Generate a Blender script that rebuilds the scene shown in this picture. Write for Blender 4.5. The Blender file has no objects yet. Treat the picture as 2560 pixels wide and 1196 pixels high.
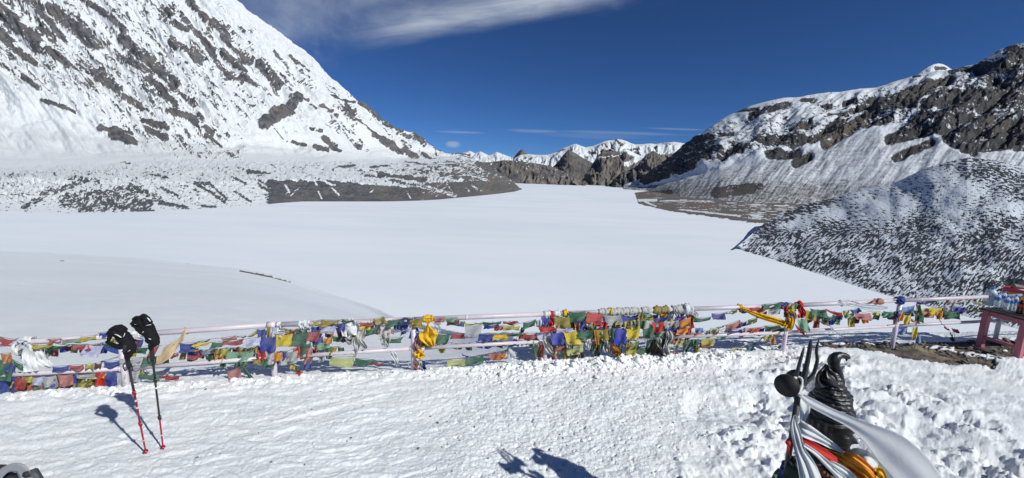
import bpy, bmesh, math, random
import numpy as np
from mathutils import Vector, Matrix

# ------------------------------------------------------------------ camera
F_PX = 1000.0; CX = 1280.0; CY = 598.0            # photograph pixels (2560 x 1196)
CAM = np.array([0.0, 0.0, 2.7])
PITCH = math.atan(0.155); ROLL = math.radians(1.93)
_F = np.array([0.0, math.cos(PITCH), -math.sin(PITCH)])
_R0 = np.array([1.0, 0.0, 0.0]); _U0 = np.array([0.0, math.sin(PITCH), math.cos(PITCH)])
_R = math.cos(ROLL) * _R0 + math.sin(ROLL) * _U0
_U = math.cos(ROLL) * _U0 - math.sin(ROLL) * _R0
scene = bpy.context.scene
cam_data = bpy.data.cameras.new("camera"); cam = bpy.data.objects.new("camera", cam_data)
scene.collection.objects.link(cam)
cam_data.sensor_width = 36.0; cam_data.lens = 36.0 * F_PX / 2560.0
cam_data.clip_start = 0.05; cam_data.clip_end = 60000.0
cam.matrix_world = Matrix(((_R[0], _U[0], -_F[0], CAM[0]), (_R[1], _U[1], -_F[1], CAM[1]),
                           (_R[2], _U[2], -_F[2], CAM[2]), (0, 0, 0, 1)))
scene.camera = cam
scene.render.resolution_x = 1024; scene.render.resolution_y = 478

# ------------------------------------------------------------------ light
SUN_EL = math.radians(38.0)
SUN_H = np.array([0.7880, -0.6157])                    # horizontal direction towards the sun
sun_vec = Vector((SUN_H[0] * math.cos(SUN_EL), SUN_H[1] * math.cos(SUN_EL), math.sin(SUN_EL)))
sd = bpy.data.lights.new("sun", 'SUN'); sd.energy = 3.7; sd.angle = math.radians(0.53); sd.color = (1.0, 0.985, 0.925)
sun = bpy.data.objects.new("sun", sd); scene.collection.objects.link(sun)
sun.rotation_euler = sun_vec.to_track_quat('Z', 'Y').to_euler(); sun.location = (30, -25, 40)

world = bpy.data.worlds.new("World"); scene.world = world; world.use_nodes = True
wn = world.node_tree.nodes; wl = world.node_tree.links; wn.clear()
class NB:
    """small node builder"""
    def __init__(s, tree): s.t = tree; s.n = tree.nodes; s.l = tree.links
    def node(s, typ, **kw):
        n = s.n.new(typ)
        for k, v in kw.items(): setattr(n, k, v)
        return n
    def put(s, sock, v):
        if v is None: return
        if hasattr(v, 'is_output') or isinstance(v, bpy.types.NodeSocket): s.l.new(v, sock)
        else: sock.default_value = v
    def m(s, op, a, b=None, c=None, clamp=False):
        n = s.node('ShaderNodeMath', operation=op, use_clamp=clamp)
        for i, v in enumerate((a, b, c)): s.put(n.inputs[i], v)
        return n.outputs[0]
    def vm(s, op, a, b=None):
        n = s.node('ShaderNodeVectorMath', operation=op)
        s.put(n.inputs[0], a); s.put(n.inputs[1], b)
        return n.outputs[0]
    def ss(s, v, a, b):
        n = s.node('ShaderNodeMapRange', interpolation_type='SMOOTHSTEP')
        s.put(n.inputs['Value'], v); s.put(n.inputs['From Min'], a); s.put(n.inputs['From Max'], b)
        return n.outputs[0]
    def lin(s, v, a, b, c, d):
        n = s.node('ShaderNodeMapRange')
        for k, x in zip(('Value', 'From Min', 'From Max', 'To Min', 'To Max'), (v, a, b, c, d)): s.put(n.inputs[k], x)
        return n.outputs[0]
    def mix(s, f, a, b, blend='MIX'):
        n = s.node('ShaderNodeMix', data_type='RGBA', blend_type=blend)
        s.put(n.inputs[0], f); s.put(n.inputs[6], a); s.put(n.inputs[7], b)
        return n.outputs[2]
    def noise(s, vec, scale, detail=4, rough=0.55, dist=0.0):
        n = s.node('ShaderNodeTexNoise')
        s.put(n.inputs['Vector'], vec); n.inputs['Scale'].default_value = scale
        n.inputs['Detail'].default_value = detail; n.inputs['Roughness'].default_value = rough
        n.inputs['Distortion'].default_value = dist
        return n.outputs['Fac']
    def mapping(s, vec, scale=(1, 1, 1), rot=(0, 0, 0), loc=(0, 0, 0)):
        n = s.node('ShaderNodeMapping'); s.put(n.inputs['Vector'], vec)
        n.inputs['Scale'].default_value = scale; n.inputs['Rotation'].default_value = rot
        n.inputs['Location'].default_value = loc
        return n.outputs[0]
    def comb(s, x, y, z=0.0):
        n = s.node('ShaderNodeCombineXYZ')
        s.put(n.inputs[0], x); s.put(n.inputs[1], y); s.put(n.inputs[2], z)
        return n.outputs[0]
w = NB(world.node_tree)
sky = w.node('ShaderNodeTexSky', sky_type='NISHITA', sun_disc=False)
sky.sun_elevation = SUN_EL; sky.sun_rotation = math.atan2(SUN_H[0], SUN_H[1])
sky.altitude = 5000.0; sky.air_density = 1.0; sky.dust_density = 0.0; sky.ozone_density = 3.5
tc = w.node('ShaderNodeTexCoord')
sep = w.node('ShaderNodeSeparateXYZ'); wl.new(tc.outputs['Generated'], sep.inputs[0])
dx, dy, dz = sep.outputs
front = w.ss(dy, 0.02, 0.12)
dys = w.m('MAXIMUM', dy, 0.05)
gs = w.m('DIVIDE', dx, dys); gt = w.m('DIVIDE', dz, dys)      # bearing and height of a far cloud ahead
def st(x, y):
    v = _F + (x - CX) / F_PX * _R - (y - CY) / F_PX * _U
    return v[0] / v[1], v[2] / v[1]
# long cirrus band: wispy wedge rising to the right
A = st(830, 128); B = st(1620, -12)
L = math.hypot(B[0] - A[0], B[1] - A[1]); ca = (B[0] - A[0]) / L; sa = (B[1] - A[1]) / L
ps = w.m('SUBTRACT', gs, A[0]); pt = w.m('SUBTRACT', gt, A[1])
al = w.m('DIVIDE', w.m('ADD', w.m('MULTIPLY', ps, ca), w.m('MULTIPLY', pt, sa)), L)
ac = w.m('DIVIDE', w.m('SUBTRACT', w.m('MULTIPLY', pt, ca), w.m('MULTIPLY', ps, sa)), L)
stretch = w.comb(w.m('MULTIPLY', al, 2.2), w.m('MULTIPLY', ac, 9.0), 3.1)
n1 = w.noise(stretch, 1.3, 6, 0.6, 0.5)
n2 = w.noise(w.comb(w.m('MULTIPLY', al, 2.2), w.m('ADD', w.m('MULTIPLY', ac, 16.0), w.m('MULTIPLY', al, 1.2)), 8.7), 1.4, 7, 0.65, 0.6)
n3 = w.noise(w.comb(gs, w.m('MULTIPLY', gt, 1.8), 1.0), 4.2, 6, 0.6, 0.3)
ac2 = w.m('ADD', ac, w.m('MULTIPLY', w.m('SUBTRACT', n1, 0.5), 0.05))
low = w.ss(ac2, -0.03, 0.035)
hi = w.m('SUBTRACT', 1.0, w.ss(ac2, 0.03, 0.12))
ends = w.m('MULTIPLY', w.ss(al, -0.02, 0.36), w.m('SUBTRACT', 1.0, w.ss(al, 0.62, 1.05)))
band = w.m('MULTIPLY', w.m('MULTIPLY', low, hi), w.m('MULTIPLY', ends, w.m('ADD', .25, w.m('MULTIPLY', w.ss(n2, 0.15, 0.7), .75))))
ac3 = w.m('ADD', ac, w.m('MULTIPLY', w.m('SUBTRACT', n3, 0.5), 0.30))
veil = w.m('MULTIPLY', w.m('MULTIPLY', w.ss(ac3, -0.03, 0.12), w.m('SUBTRACT', 1.0, w.ss(al, 0.55, 1.4))), w.ss(al, -1.6, -0.25))
veil = w.m('MULTIPLY', veil, w.m('ADD', 0.30, w.m('MULTIPLY', w.ss(n3, 0.36, 0.68), 0.42)))
def wisp(x, y, rx, ry, k, seed):
    c = st(x, y); sx = rx / F_PX; sy = ry / F_PX
    nn = w.noise(w.comb(w.m('MULTIPLY', gs, 1.0 / sx), w.m('MULTIPLY', gt, 0.5 / sy), seed), 1.1, 4, 0.6, 0.3)
    u = w.m('DIVIDE', w.m('SUBTRACT', gs, c[0]), sx); v = w.m('DIVIDE', w.m('SUBTRACT', gt, c[1]), sy)
    r = w.m('ADD', w.m('MULTIPLY', u, u), w.m('MULTIPLY', v, v))
    g = w.m('SUBTRACT', 1.0, w.ss(w.m('ADD', r, w.m('MULTIPLY', nn, 0.9)), 0.35, 1.5))
    return w.m('MULTIPLY', g, k)
small = wisp(1133, 361, 22, 10, 0.62, 2.0)
for a in ((1150, 331, 70, 3.5, 0.30, 5.0), (1330, 328, 75, 5, 0.26, 7.0), (1560, 333, 190, 5, 0.22, 9.0), (1690, 323, 90, 3, 0.26, 11.0), (1480, 340, 150, 9, 0.12, 13.0)):
    small = w.m('MAXIMUM', small, wisp(*a))
cl = w.m('MAXIMUM', w.m('ADD', w.m('MULTIPLY', band, 0.92), w.m('MULTIPLY', veil, 0.72), clamp=True), small)
cl = w.m('MULTIPLY', cl, front, clamp=True)
tint = w.mix(1.0, sky.outputs[0], (0.40, 0.66, 0.98, 1), 'MULTIPLY')
skyc = w.mix(cl, tint, (5.6, 6.4, 7.8, 1))
bg = w.node('ShaderNodeBackground'); wl.new(skyc, bg.inputs[0]); bg.inputs[1].default_value = 0.062
wo = w.node('ShaderNodeOutputWorld'); wl.new(bg.outputs[0], wo.inputs[0])

scene.view_settings.view_transform = 'Standard'; scene.view_settings.look = 'None'
scene.view_settings.exposure = 0.27; scene.view_settings.gamma = 1.0
scene.view_settings.use_curve_mapping = False
scene.render.engine = 'CYCLES'
scene.cycles.max_bounces = 6; scene.cycles.diffuse_bounces = 3; scene.cycles.transparent_max_bounces = 8

rnd = random.Random(7)
rng = np.random.default_rng(7)

# ------------------------------------------------------------------ numpy helpers
def ray(x, y):
    x = np.asarray(x, float)[..., None]; y = np.asarray(y, float)[..., None]
    return _F + (x - CX) / F_PX * _R - (y - CY) / F_PX * _U
def at_depth(x, y, d):
    return CAM + ray(x, y) * np.asarray(d, float)[..., None]
def at_range(x, y, r):
    v = ray(x, y); h = np.hypot(v[..., 0], v[..., 1])
    return CAM + v * (np.asarray(r, float) / h)[..., None]
def at_z(x, y, z):
    v = ray(x, y)
    return CAM + v * ((z - CAM[2]) / v[..., 2])[..., None]
def project(P):
    q = P - CAM
    f = q @ _F
    return CX + F_PX * (q @ _R) / f, CY - F_PX * (q @ _U) / f
_perm = np.random.RandomState(11).permutation(4096).astype(np.int64)
def _h(ix, iy, seed):
    return _perm[(_perm[(ix + seed * 131) & 4095] + iy) & 4095]
def perlin(x, y, seed=0):
    ix = np.floor(x).astype(np.int64); iy = np.floor(y).astype(np.int64)
    fx = x - ix; fy = y - iy
    u = fx * fx * fx * (fx * (fx * 6 - 15) + 10); v = fy * fy * fy * (fy * (fy * 6 - 15) + 10)
    def g(a, b, px, py):
        an = _h(a, b, seed) * (2 * math.pi / 4096.0)
        return np.cos(an) * px + np.sin(an) * py
    n00 = g(ix, iy, fx, fy); n10 = g(ix + 1, iy, fx - 1, fy)
    n01 = g(ix, iy + 1, fx, fy - 1); n11 = g(ix + 1, iy + 1, fx - 1, fy - 1)
    a = n00 + u * (n10 - n00); b = n01 + u * (n11 - n01)
    return (a + v * (b - a)) * 1.45
def fbm(x, y, oct=4, seed=0, gain=0.5, lac=2.03):
    s = 0; a = 1.0; t = 0
    for i in range(oct):
        s = s + a * perlin(x, y, seed + i); t += a; a *= gain; x = x * lac + 3.7; y = y * lac + 1.9
    return s / t
def ridged(x, y, oct=4, seed=0, gain=0.5):
    s = 0; a = 1.0; t = 0
    for i in range(oct):
        s = s + a * (1 - np.abs(perlin(x, y, seed + i)) * 2); t += a; a *= gain; x = x * 2.07 + 5.1; y = y * 2.07 + 2.3
    return s / t
def worley(x, y, seed=0, two=False):
    ix = np.floor(x).astype(np.int64); iy = np.floor(y).astype(np.int64)
    best = np.full(x.shape, 9.0); sec = np.full(x.shape, 9.0); idv = np.zeros(x.shape)
    for a in (-1, 0, 1):
        for b in (-1, 0, 1):
            h = _h(ix + a, iy + b, seed); h2 = _h(ix + a, iy + b, seed + 7)
            d = (ix + a + h / 4096.0 - x) ** 2 + (iy + b + h2 / 4096.0 - y) ** 2
            m = d < best
            sec = np.where(m, best, np.minimum(sec, d)); idv = np.where(m, h / 4096.0, idv); best = np.where(m, d, best)
    if two: return np.sqrt(best), np.sqrt(sec), idv
    return np.sqrt(best)
def sstep(v, a, b):
    t = np.clip((v - a) / (b - a), 0, 1); return t * t * (3 - 2 * t)
def interp(x, pts, k):
    return np.interp(x, [p[0] for p in pts], [p[k] for p in pts])

def mesh_np(name, V, Fq, mats, parent=None, smooth=True, attrs=None, loc=None):
    """V (n,3) array, Fq list/array of quads or tris -> linked mesh object"""
    me = bpy.data.meshes.new(name)
    V = np.asarray(V, dtype=np.float32)
    if isinstance(Fq, np.ndarray):
        nf, k = Fq.shape
        me.vertices.add(len(V)); me.vertices.foreach_set('co', V.ravel())
        me.loops.add(nf * k); me.loops.foreach_set('vertex_index', Fq.astype(np.int32).ravel())
        me.polygons.add(nf); me.polygons.foreach_set('loop_start', (np.arange(nf) * k).astype(np.int32))
        me.polygons.foreach_set('loop_total', np.full(nf, k, np.int32))
        me.update(calc_edges=True)
    else:
        me.from_pydata(V.tolist(), [], Fq); me.update()
    if smooth: me.polygons.foreach_set('use_smooth', np.ones(len(me.polygons), bool))
    for k2, a in (attrs or {}).items():
        at = me.attributes.new(k2, 'FLOAT', 'POINT'); at.data.foreach_set('value', np.asarray(a, np.float32).ravel())
    for m in (mats if isinstance(mats, (list, tuple)) else [mats]): me.materials.append(m)
    o = bpy.data.objects.new(name, me); scene.collection.objects.link(o)
    if parent is not None:
        o.parent = parent
        if loc is None: o.matrix_parent_inverse = parent.matrix_basis.inverted()
    if loc is not None: o.location = loc
    return o
def grid_faces(nr, nc, wrap=False):
    i = np.arange(nr - 1)[:, None]; j = np.arange(nc if wrap else nc - 1)[None, :]
    a = i * nc + j; b = i * nc + (j + 1) % nc
    return np.stack([a, b, b + nc, a + nc], -1).reshape(-1, 4)
def tag(o, label=None, cat=None, group=None, kind=None):
    if label: o['label'] = label
    if cat: o['category'] = cat
    if group: o['group'] = group
    if kind: o['kind'] = kind
    return o
def empty(name, loc):
    o = bpy.data.objects.new(name, None); scene.collection.objects.link(o)
    o.location = loc; o.empty_display_size = 0.1
    return o

# ------------------------------------------------------------------ materials
def new_mat(name):
    m = bpy.data.materials.new(name); m.use_nodes = True; m.node_tree.nodes.clear()
    b = NB(m.node_tree); out = b.node('ShaderNodeOutputMaterial')
    return m, b, out
def principled(b, out, col, rough=0.6, normal=None, metal=0.0, spec=None, **kw):
    p = b.node('ShaderNodeBsdfPrincipled')
    b.put(p.inputs['Base Color'], col); b.put(p.inputs['Roughness'], rough); b.put(p.inputs['Metallic'], metal)
    if spec is not None: b.put(p.inputs['Specular IOR Level'], spec)
    for k, v in kw.items(): b.put(p.inputs[k], v)
    if normal is not None: b.l.new(normal, p.inputs['Normal'])
    b.l.new(p.outputs[0], out.inputs[0]); return p
def bump(b, h, strength=0.3, dist=0.01):
    n = b.node('ShaderNodeBump'); b.put(n.inputs['Height'], h)
    n.inputs['Strength'].default_value = strength; n.inputs['Distance'].default_value = dist
    return n.outputs[0]
def simple(name, col, rough=0.6, var=0.15, scale=8.0, bs=0.0, bd=0.005, metal=0.0, spec=None, bscale=None, **kw):
    m, b, out = new_mat(name)
    g = b.node('ShaderNodeNewGeometry').outputs['Position']
    n = b.noise(g, scale, 5, 0.6)
    c = b.mix(n, tuple(x * (1 - var) for x in col) + (1,), tuple(min(1, x * (1 + var)) for x in col) + (1,))
    nm = bump(b, b.noise(g, bscale or scale * 4, 5, 0.6), bs, bd) if bs else None
    principled(b, out, c, rough, nm, metal, spec, **kw)
    return m
def terrain_mat(name, snow=(0.64, 0.675, 0.70), rock_a=(0.10, 0.095, 0.09), rock_b=(0.17, 0.15, 0.13), warm=(0.22, 0.16, 0.10),
                scale=0.05, bscale=0.03, bdist=6.0, edge=0.30, bstr=0.6, snowb=0.35):
    """snow and rock told apart by the 'rock' attribute, rock colour by 'tone'"""
    m, b, out = new_mat(name)
    g = b.node('ShaderNodeNewGeometry').outputs['Position']
    ar = b.node('ShaderNodeAttribute', attribute_name='rock').outputs['Fac']
    at = b.node('ShaderNodeAttribute', attribute_name='tone').outputs['Fac']
    n = b.noise(g, scale, 6, 0.65)
    f = b.ss(b.m('ADD', ar, b.m('MULTIPLY', b.m('SUBTRACT', n, 0.5), 0.9)), 0.5 - edge, 0.5 + edge)
    rk = b.mix(b.ss(b.noise(g, scale * 0.6, 5, 0.6), 0.35, 0.65), rock_a + (1,), rock_b + (1,))
    rk = b.mix(at, rk, warm + (1,))
    sn = b.mix(b.noise(g, scale * 0.25, 4), snow + (1,), tuple(x * 0.93 for x in snow) + (1,))
    c = b.mix(f, sn, rk)
    h = b.noise(g, bscale, 8, 0.68)
    nb = b.node('ShaderNodeBump'); b.put(nb.inputs['Height'], h); nb.inputs['Distance'].default_value = bdist; b.put(nb.inputs['Strength'], b.lin(f, 0, 1, bstr * snowb, bstr))
    principled(b, out, c, b.lin(f, 0, 1, 0.55, 0.9), nb.outputs[0], spec=0.25)
    return m
# ------------------------------------------------------------------ terrain
Z_LAKE = -57.0
def stroke_field(X, Y, strokes, sc=1.0, ox=0.0, oy=0.0, gain=1.0):
    """coverage (0..1) of soft-edged strokes given in enlarged-picture units"""
    out = np.zeros(X.shape)
    for s in strokes:
        x0, y0, x1, y1, wd = s[:5]; k = s[5] if len(s) > 5 else 1.0
        x0 = x0 / sc + ox; x1 = x1 / sc + ox; y0 = y0 / sc + oy; y1 = y1 / sc + oy; wd = wd / sc * 0.5
        m = (X > min(x0, x1) - 3 * wd) & (X < max(x0, x1) + 3 * wd) & (Y > min(y0, y1) - 3 * wd) & (Y < max(y0, y1) + 3 * wd)
        if not m.any(): continue
        xx = X[m]; yy = Y[m]; ex = x1 - x0; ey = y1 - y0; l2 = ex * ex + ey * ey + 1e-6
        t = np.clip(((xx - x0) * ex + (yy - y0) * ey) / l2, 0, 1)
        d = np.hypot(xx - x0 - t * ex, yy - y0 - t * ey) / wd
        v = k * gain * (1 - sstep(d, 0.45, 1.75))
        out[m] = np.maximum(out[m], v)
    return out

def loft(xs, rows, sub, smooth=0):
    """rows: control lines [(px, py, range or 'lake')...]; returns world grid + the picture position of each vertex"""
    P = []; Q = []
    for row in rows:
        y = np.interp(xs, [p[0] for p in row], [p[1] for p in row])
        if row[0][2] == 'lake': W = at_z(xs, y, Z_LAKE - 0.5)
        else: W = at_range(xs, y, np.interp(xs, [p[0] for p in row], [p[2] for p in row]) * np.sqrt(1 + ((xs - CX) / F_PX) ** 2))
        P.append(W); Q.append(np.stack([xs, y], -1))
    G = []; S = []; v = []
    for k in range(len(P) - 1):
        n = sub[k]
        for i in range(n):
            t = i / n
            G.append(P[k] * (1 - t) + P[k + 1] * t); S.append(Q[k] * (1 - t) + Q[k + 1] * t); v.append(k + t)
    G.append(P[-1]); S.append(Q[-1]); v.append(len(P) - 1.0)
    G = np.array(G); v = np.array(v)
    for _ in range(smooth):
        G[1:-1] = 0.25 * G[:-2] + 0.5 * G[1:-1] + 0.25 * G[2:]
    x, y = project(G.reshape(-1, 3))
    return G, x.reshape(G.shape[:2]), y.reshape(G.shape[:2]), v
def normals(G):
    a = np.gradient(G, axis=1); b = np.gradient(G, axis=0)
    n = np.cross(a, b); n /= np.linalg.norm(n, axis=-1, keepdims=True) + 1e-9
    n[n[..., 2] < 0] *= -1
    return n
def with_back(G, drop, run):
    """carry the surface over its crest and down behind, so it is a solid mass"""
    c = G[-1]; d = c - CAM; d[:, 2] = 0; d /= np.linalg.norm(d, axis=1, keepdims=True)
    rows = [c + d * run * t + np.array([0, 0, -drop * t ** 1.3]) for t in (0.12, 0.3, 0.55, 1.0)]
    return np.concatenate([G, np.array(rows)], 0)
def land(name, label, G, rock, tone, mat, back=None):
    if back:
        n0 = G.shape[0]; G = with_back(G, *back); k = G.shape[0] - n0
        rock = np.concatenate([rock, np.repeat(rock[-1:], k, 0)], 0); tone = np.concatenate([tone, np.repeat(tone[-1:], k, 0)], 0)
    o = mesh_np(name, G.reshape(-1, 3), grid_faces(G.shape[0], G.shape[1]), mat, attrs={'rock': rock, 'tone': tone}, smooth=False)
    tag(o, label, kind='structure'); return o

snow_col = (0.83, 0.86, 0.91)
M_mtn_left = terrain_mat('snow_and_grey_rock', scale=0.045, bscale=0.03, bdist=16.0, snow=(0.63, 0.66, 0.68),
                         rock_a=(0.062, 0.066, 0.077), rock_b=(0.145, 0.143, 0.150), warm=(0.165, 0.142, 0.13), edge=0.22, bstr=0.9)
M_moraine = terrain_mat('snow_and_moraine_gravel', scale=0.10, bscale=0.09, bdist=2.2, rock_a=(0.060, 0.066, 0.076), rock_b=(0.105, 0.110, 0.118),
                        warm=(0.14, 0.125, 0.11), edge=0.28, bstr=0.9)
M_mtn_right = terrain_mat('snow_and_brown_cliff', scale=0.035, bscale=0.022, bdist=12.0, snow=(0.63, 0.67, 0.71),
                          rock_a=(0.026, 0.028, 0.032), rock_b=(0.062, 0.062, 0.065), warm=(0.098, 0.083, 0.068), edge=0.42, bstr=0.9)
M_far = terrain_mat('far_snow_and_rock', scale=0.008, bscale=0.006, bdist=40.0, rock_a=(0.060, 0.062, 0.070), rock_b=(0.12, 0.115, 0.11),
                    warm=(0.21, 0.18, 0.15), edge=0.25, bstr=0.5)
M_scree = terrain_mat('snow_dusted_scree', scale=0.35, bscale=0.5, bdist=0.8, snow=(0.60, 0.65, 0.71), rock_a=(0.020, 0.025, 0.031),
                      rock_b=(0.040, 0.046, 0.054), warm=(0.045, 0.040, 0.040), edge=0.20, bstr=0.8)

# ---- big snow face on the left
xs = np.arange(-330, 1175, 1.65)
rows = [[(-330, 445, 1150), (0, 436, 1150), (421, 418, 1350), (800, 415, 1850), (1000, 412, 2600), (1115, 400, 3000), (1175, 403, 3100)],
        [(-330, 395, 1450), (0, 385, 1450), (250, 385, 1550), (421, 378, 1700), (562, 384, 1850), (800, 392, 2200), (1000, 398, 2900), (1115, 392, 3200), (1175, 399, 3250)],
        [(-330, 300, 1750), (0, 300, 1750), (250, 345, 1800), (400, 350, 1900), (562, 366, 2000), (800, 360, 2400), (1000, 372, 3100), (1115, 388.5, 3350), (1175, 397, 3400)],
        [(-330, 120, 2150), (0, 120, 2150), (250, 150, 2250), (450, 180, 2350), (562, 205, 2450), (700, 240, 2600), (800, 260, 2750), (1000, 350, 3250), (1115, 386.5, 3450), (1175, 396, 3450)],
        [(-330, -560, 2900), (0, -420, 2900), (300, -210, 2900), (450, -105, 2950), (589, 0, 3000), (625, 30, 3030), (663, 59, 3060), (700, 84, 3100), (736, 114, 3130), (753, 121, 3150),
         (775, 140, 3160), (799, 165, 3180), (830, 200, 3200), (845, 210, 3210), (860, 226, 3230), (887, 253, 3260), (907, 262, 3280), (928, 280, 3300), (955, 303, 3330), (984, 323, 3350),
         (1005, 327, 3370), (1028, 337, 3400), (1045, 350, 3420), (1062, 366, 3450), (1080, 371, 3470), (1100, 379, 3500), (1115, 386, 3500), (1135, 388, 3500), (1156, 389, 3520), (1175, 395, 3540)]]
G, X, Y, v = loft(xs, rows, [14, 34, 95, 130], smooth=10)
Nn = normals(G)
th = math.radians(47); cs, sn_ = math.cos(th), math.sin(th)
Al = X * cs + Y * sn_; Ac = -X * sn_ + Y * cs               # along / across the falling ribs
VV = v[:, None] + 0 * X
up = sstep(VV, 1.9, 2.6)
rib = ridged(Al / 300 + 3, Ac / 62, 4, 3) * 0.6 + ridged(Al / 70, Ac / 24, 3, 23) * 0.4
crest = 1 - 0.75 * sstep(VV, 3.75, 4.0)
disp = (rib * 48 * up + fbm(Al / 120, Ac / 40, 3, 40) * 34 * sstep(VV, .6, 1.6) + fbm(X / 130, Y / 26, 3, 44) * 14 * sstep(VV, .1, .6) * (1 - up)) * crest + fbm(X / 22, Y / 14, 3, 60) * 6 * sstep(VV, .6, 1.6) * crest + fbm(Al / 24, Ac / 8, 3, 66, .6) * 10 * up
S1 = [(0, 60, 110, 140, 55), (60, 130, 230, 240, 60), (0, 180, 60, 240, 48), (150, 0, 240, 60, 30), (210, 60, 370, 240, 28), (230, 150, 300, 230, 38),
      (300, 70, 520, 260, 60), (430, 0, 600, 120, 24), (560, 80, 690, 200, 30), (660, 230, 790, 320, 46), (740, 300, 940, 460, 48), (700, 350, 800, 420, 44),
      (560, 230, 660, 330, 25, .7), (380, 380, 560, 420, 45, .8), (540, 440, 640, 500, 42), (840, 30, 920, 100, 36, .8), (1010, 30, 1100, 130, 32), (930, 150, 1000, 190, 28),
      (980, 110, 1150, 300, 30), (1140, 150, 1220, 220, 42), (1190, 230, 1260, 290, 28), (930, 260, 1080, 350, 36), (1160, 340, 1240, 440, 40, .9), (1270, 290, 1340, 340, 24),
      (1380, 360, 1490, 470, 36), (1240, 400, 1360, 490, 34, .8), (1180, 290, 1300, 400, 34, .8), (1280, 170, 1340, 260, 15, .7), (1450, 290, 1540, 380, 15, .7), (1540, 320, 1640, 400, 24, .7),
      (800, 450, 880, 500, 40), (870, 510, 940, 570, 34), (680, 540, 740, 570, 30), (760, 480, 900, 560, 30, .8), (920, 480, 1050, 580, 22, .8), (60, 260, 200, 360, 32), (200, 280, 260, 310, 28),
      (280, 310, 370, 370, 32), (160, 340, 300, 390, 18, .8), (240, 560, 400, 610, 17, 1.2), (530, 690, 700, 715, 20, 1.3), (600, 725, 715, 765, 36, 1.4), (770, 650, 900, 700, 26, 1.1), (790, 700, 890, 745, 26, 1.2),
      (900, 620, 1080, 650, 28, 1.0), (1020, 650, 1140, 720, 24), (1100, 730, 1180, 785, 16, 1.2), (20, 370, 90, 420, 22, .7), (140, 440, 220, 500, 24, .8), (1405, 675, 1590, 545, 42, 1.5), (1430, 690, 1560, 610, 26, 1.4),
      (400, 100, 500, 200, 40, .6), (600, 0, 650, 60, 22, .7), (700, 0, 830, 40, 45, .45), (640, 80, 700, 130, 18, .6), (1100, 60, 1180, 140, 20, .5), (860, 170, 980, 280, 24, .6), (340, 260, 480, 340, 40, .45), (480, 330, 560, 400, 40, .6), (0, 100, 90, 130, 40, .8), (1040, 200, 1150, 280, 26, .7)]
S2 = [(560, 70, 600, 110, 22), (640, 70, 760, 150, 20), (830, 50, 900, 140, 26), (910, 180, 1060, 290, 32, 1.2), (1060, 300, 1290, 430, 36, 1.2), (1320, 400, 1400, 460, 48, 1.1),
      (600, 380, 700, 400, 34, 1.2), (660, 310, 760, 380, 28), (720, 380, 800, 420, 22), (420, 330, 530, 365, 15, 1.2), (270, 262, 380, 325, 9, 1), (560, 240, 640, 265, 15), (770, 250, 960, 380, 34, .6), (950, 330, 1020, 410, 20, .6),
      (950, 50, 1020, 110, 34), (1050, 140, 1200, 240, 34), (1250, 280, 1340, 320, 34), (1380, 310, 1470, 390, 32), (1460, 440, 1540, 490, 22, 1.1), (1560, 480, 1650, 510, 20, 1.1), (400, 0, 540, 30, 20), (700, 0, 900, 40, 15),
      (1220, 230, 1290, 270, 22), (1000, 80, 1240, 230, 40, .6), (1240, 240, 1480, 390, 34, .6), (1590, 405, 1700, 440, 14, .9), (1700, 430, 1860, 465, 16, 1.2), (1290, 340, 1420, 440, 26, .6)]
widen = lambda S: [(s[0], s[1], s[2], s[3], s[4] * 1.15) + tuple(s[5:]) for s in S]
dens = .95 * np.maximum(stroke_field(X, Y, widen(S1), 2.136), stroke_field(X, Y, widen(S2), 3.2, 600, 250))
dens = np.maximum(dens, .41 * stroke_field(X, Y, [(0, 40, 480, 300, 230, 1), (150, 0, 600, 240, 150, 1), (300, 200, 560, 380, 110, .9), (880, 250, 1080, 380, 60, .9), (380, 20, 660, 190, 90, .8)]))
dens = dens * (.86 + .35 * fbm(X / 34, Y / 22, 3, 93)); dens = np.maximum(dens, (0.26 + .42 * fbm(X / 90, Y / 60, 2, 90)) * up * (1 - .6 * sstep(VV, 3.6, 3.9)))
Xw = X + fbm(X / 18, Y / 18, 3, 71) * 12; Yw = Y + fbm(X / 18, Y / 18, 3, 77) * 9
Alw = Xw * cs + Yw * sn_; Acw = -Xw * sn_ + Yw * cs
nz = 0.5 + 0.46 * fbm(Alw / 60, Acw / 6.5, 4, 101, .58) * 1.5 + 0.14 * fbm(X / 5, Y / 3.0, 4, 111, .7)
# thin snow ledges that run across the rock ribs
ledge = fbm((X * .93 - Y * .37) / 26, (X * .37 + Y * .93) / 4.2, 3, 131)
rock = sstep(dens - nz - 1.05 * np.clip(ledge - .05, 0, 1) - .30 * np.clip(fbm(Al / 30, Ac / 3.6, 3, 137), 0, 1) + 0.12, -0.16, 0.22)
tone = sstep(fbm(X / 60, Y / 40, 3, 140), -0.1, 0.7) * 0.8
G = G + Nn * (disp + rock * 9)[..., None]
land('snow_mountain', 'huge snow face with diagonal grey rock ribs rising on the left of the lake', G, rock, tone, M_mtn_left, back=(1200, 1500))

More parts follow.
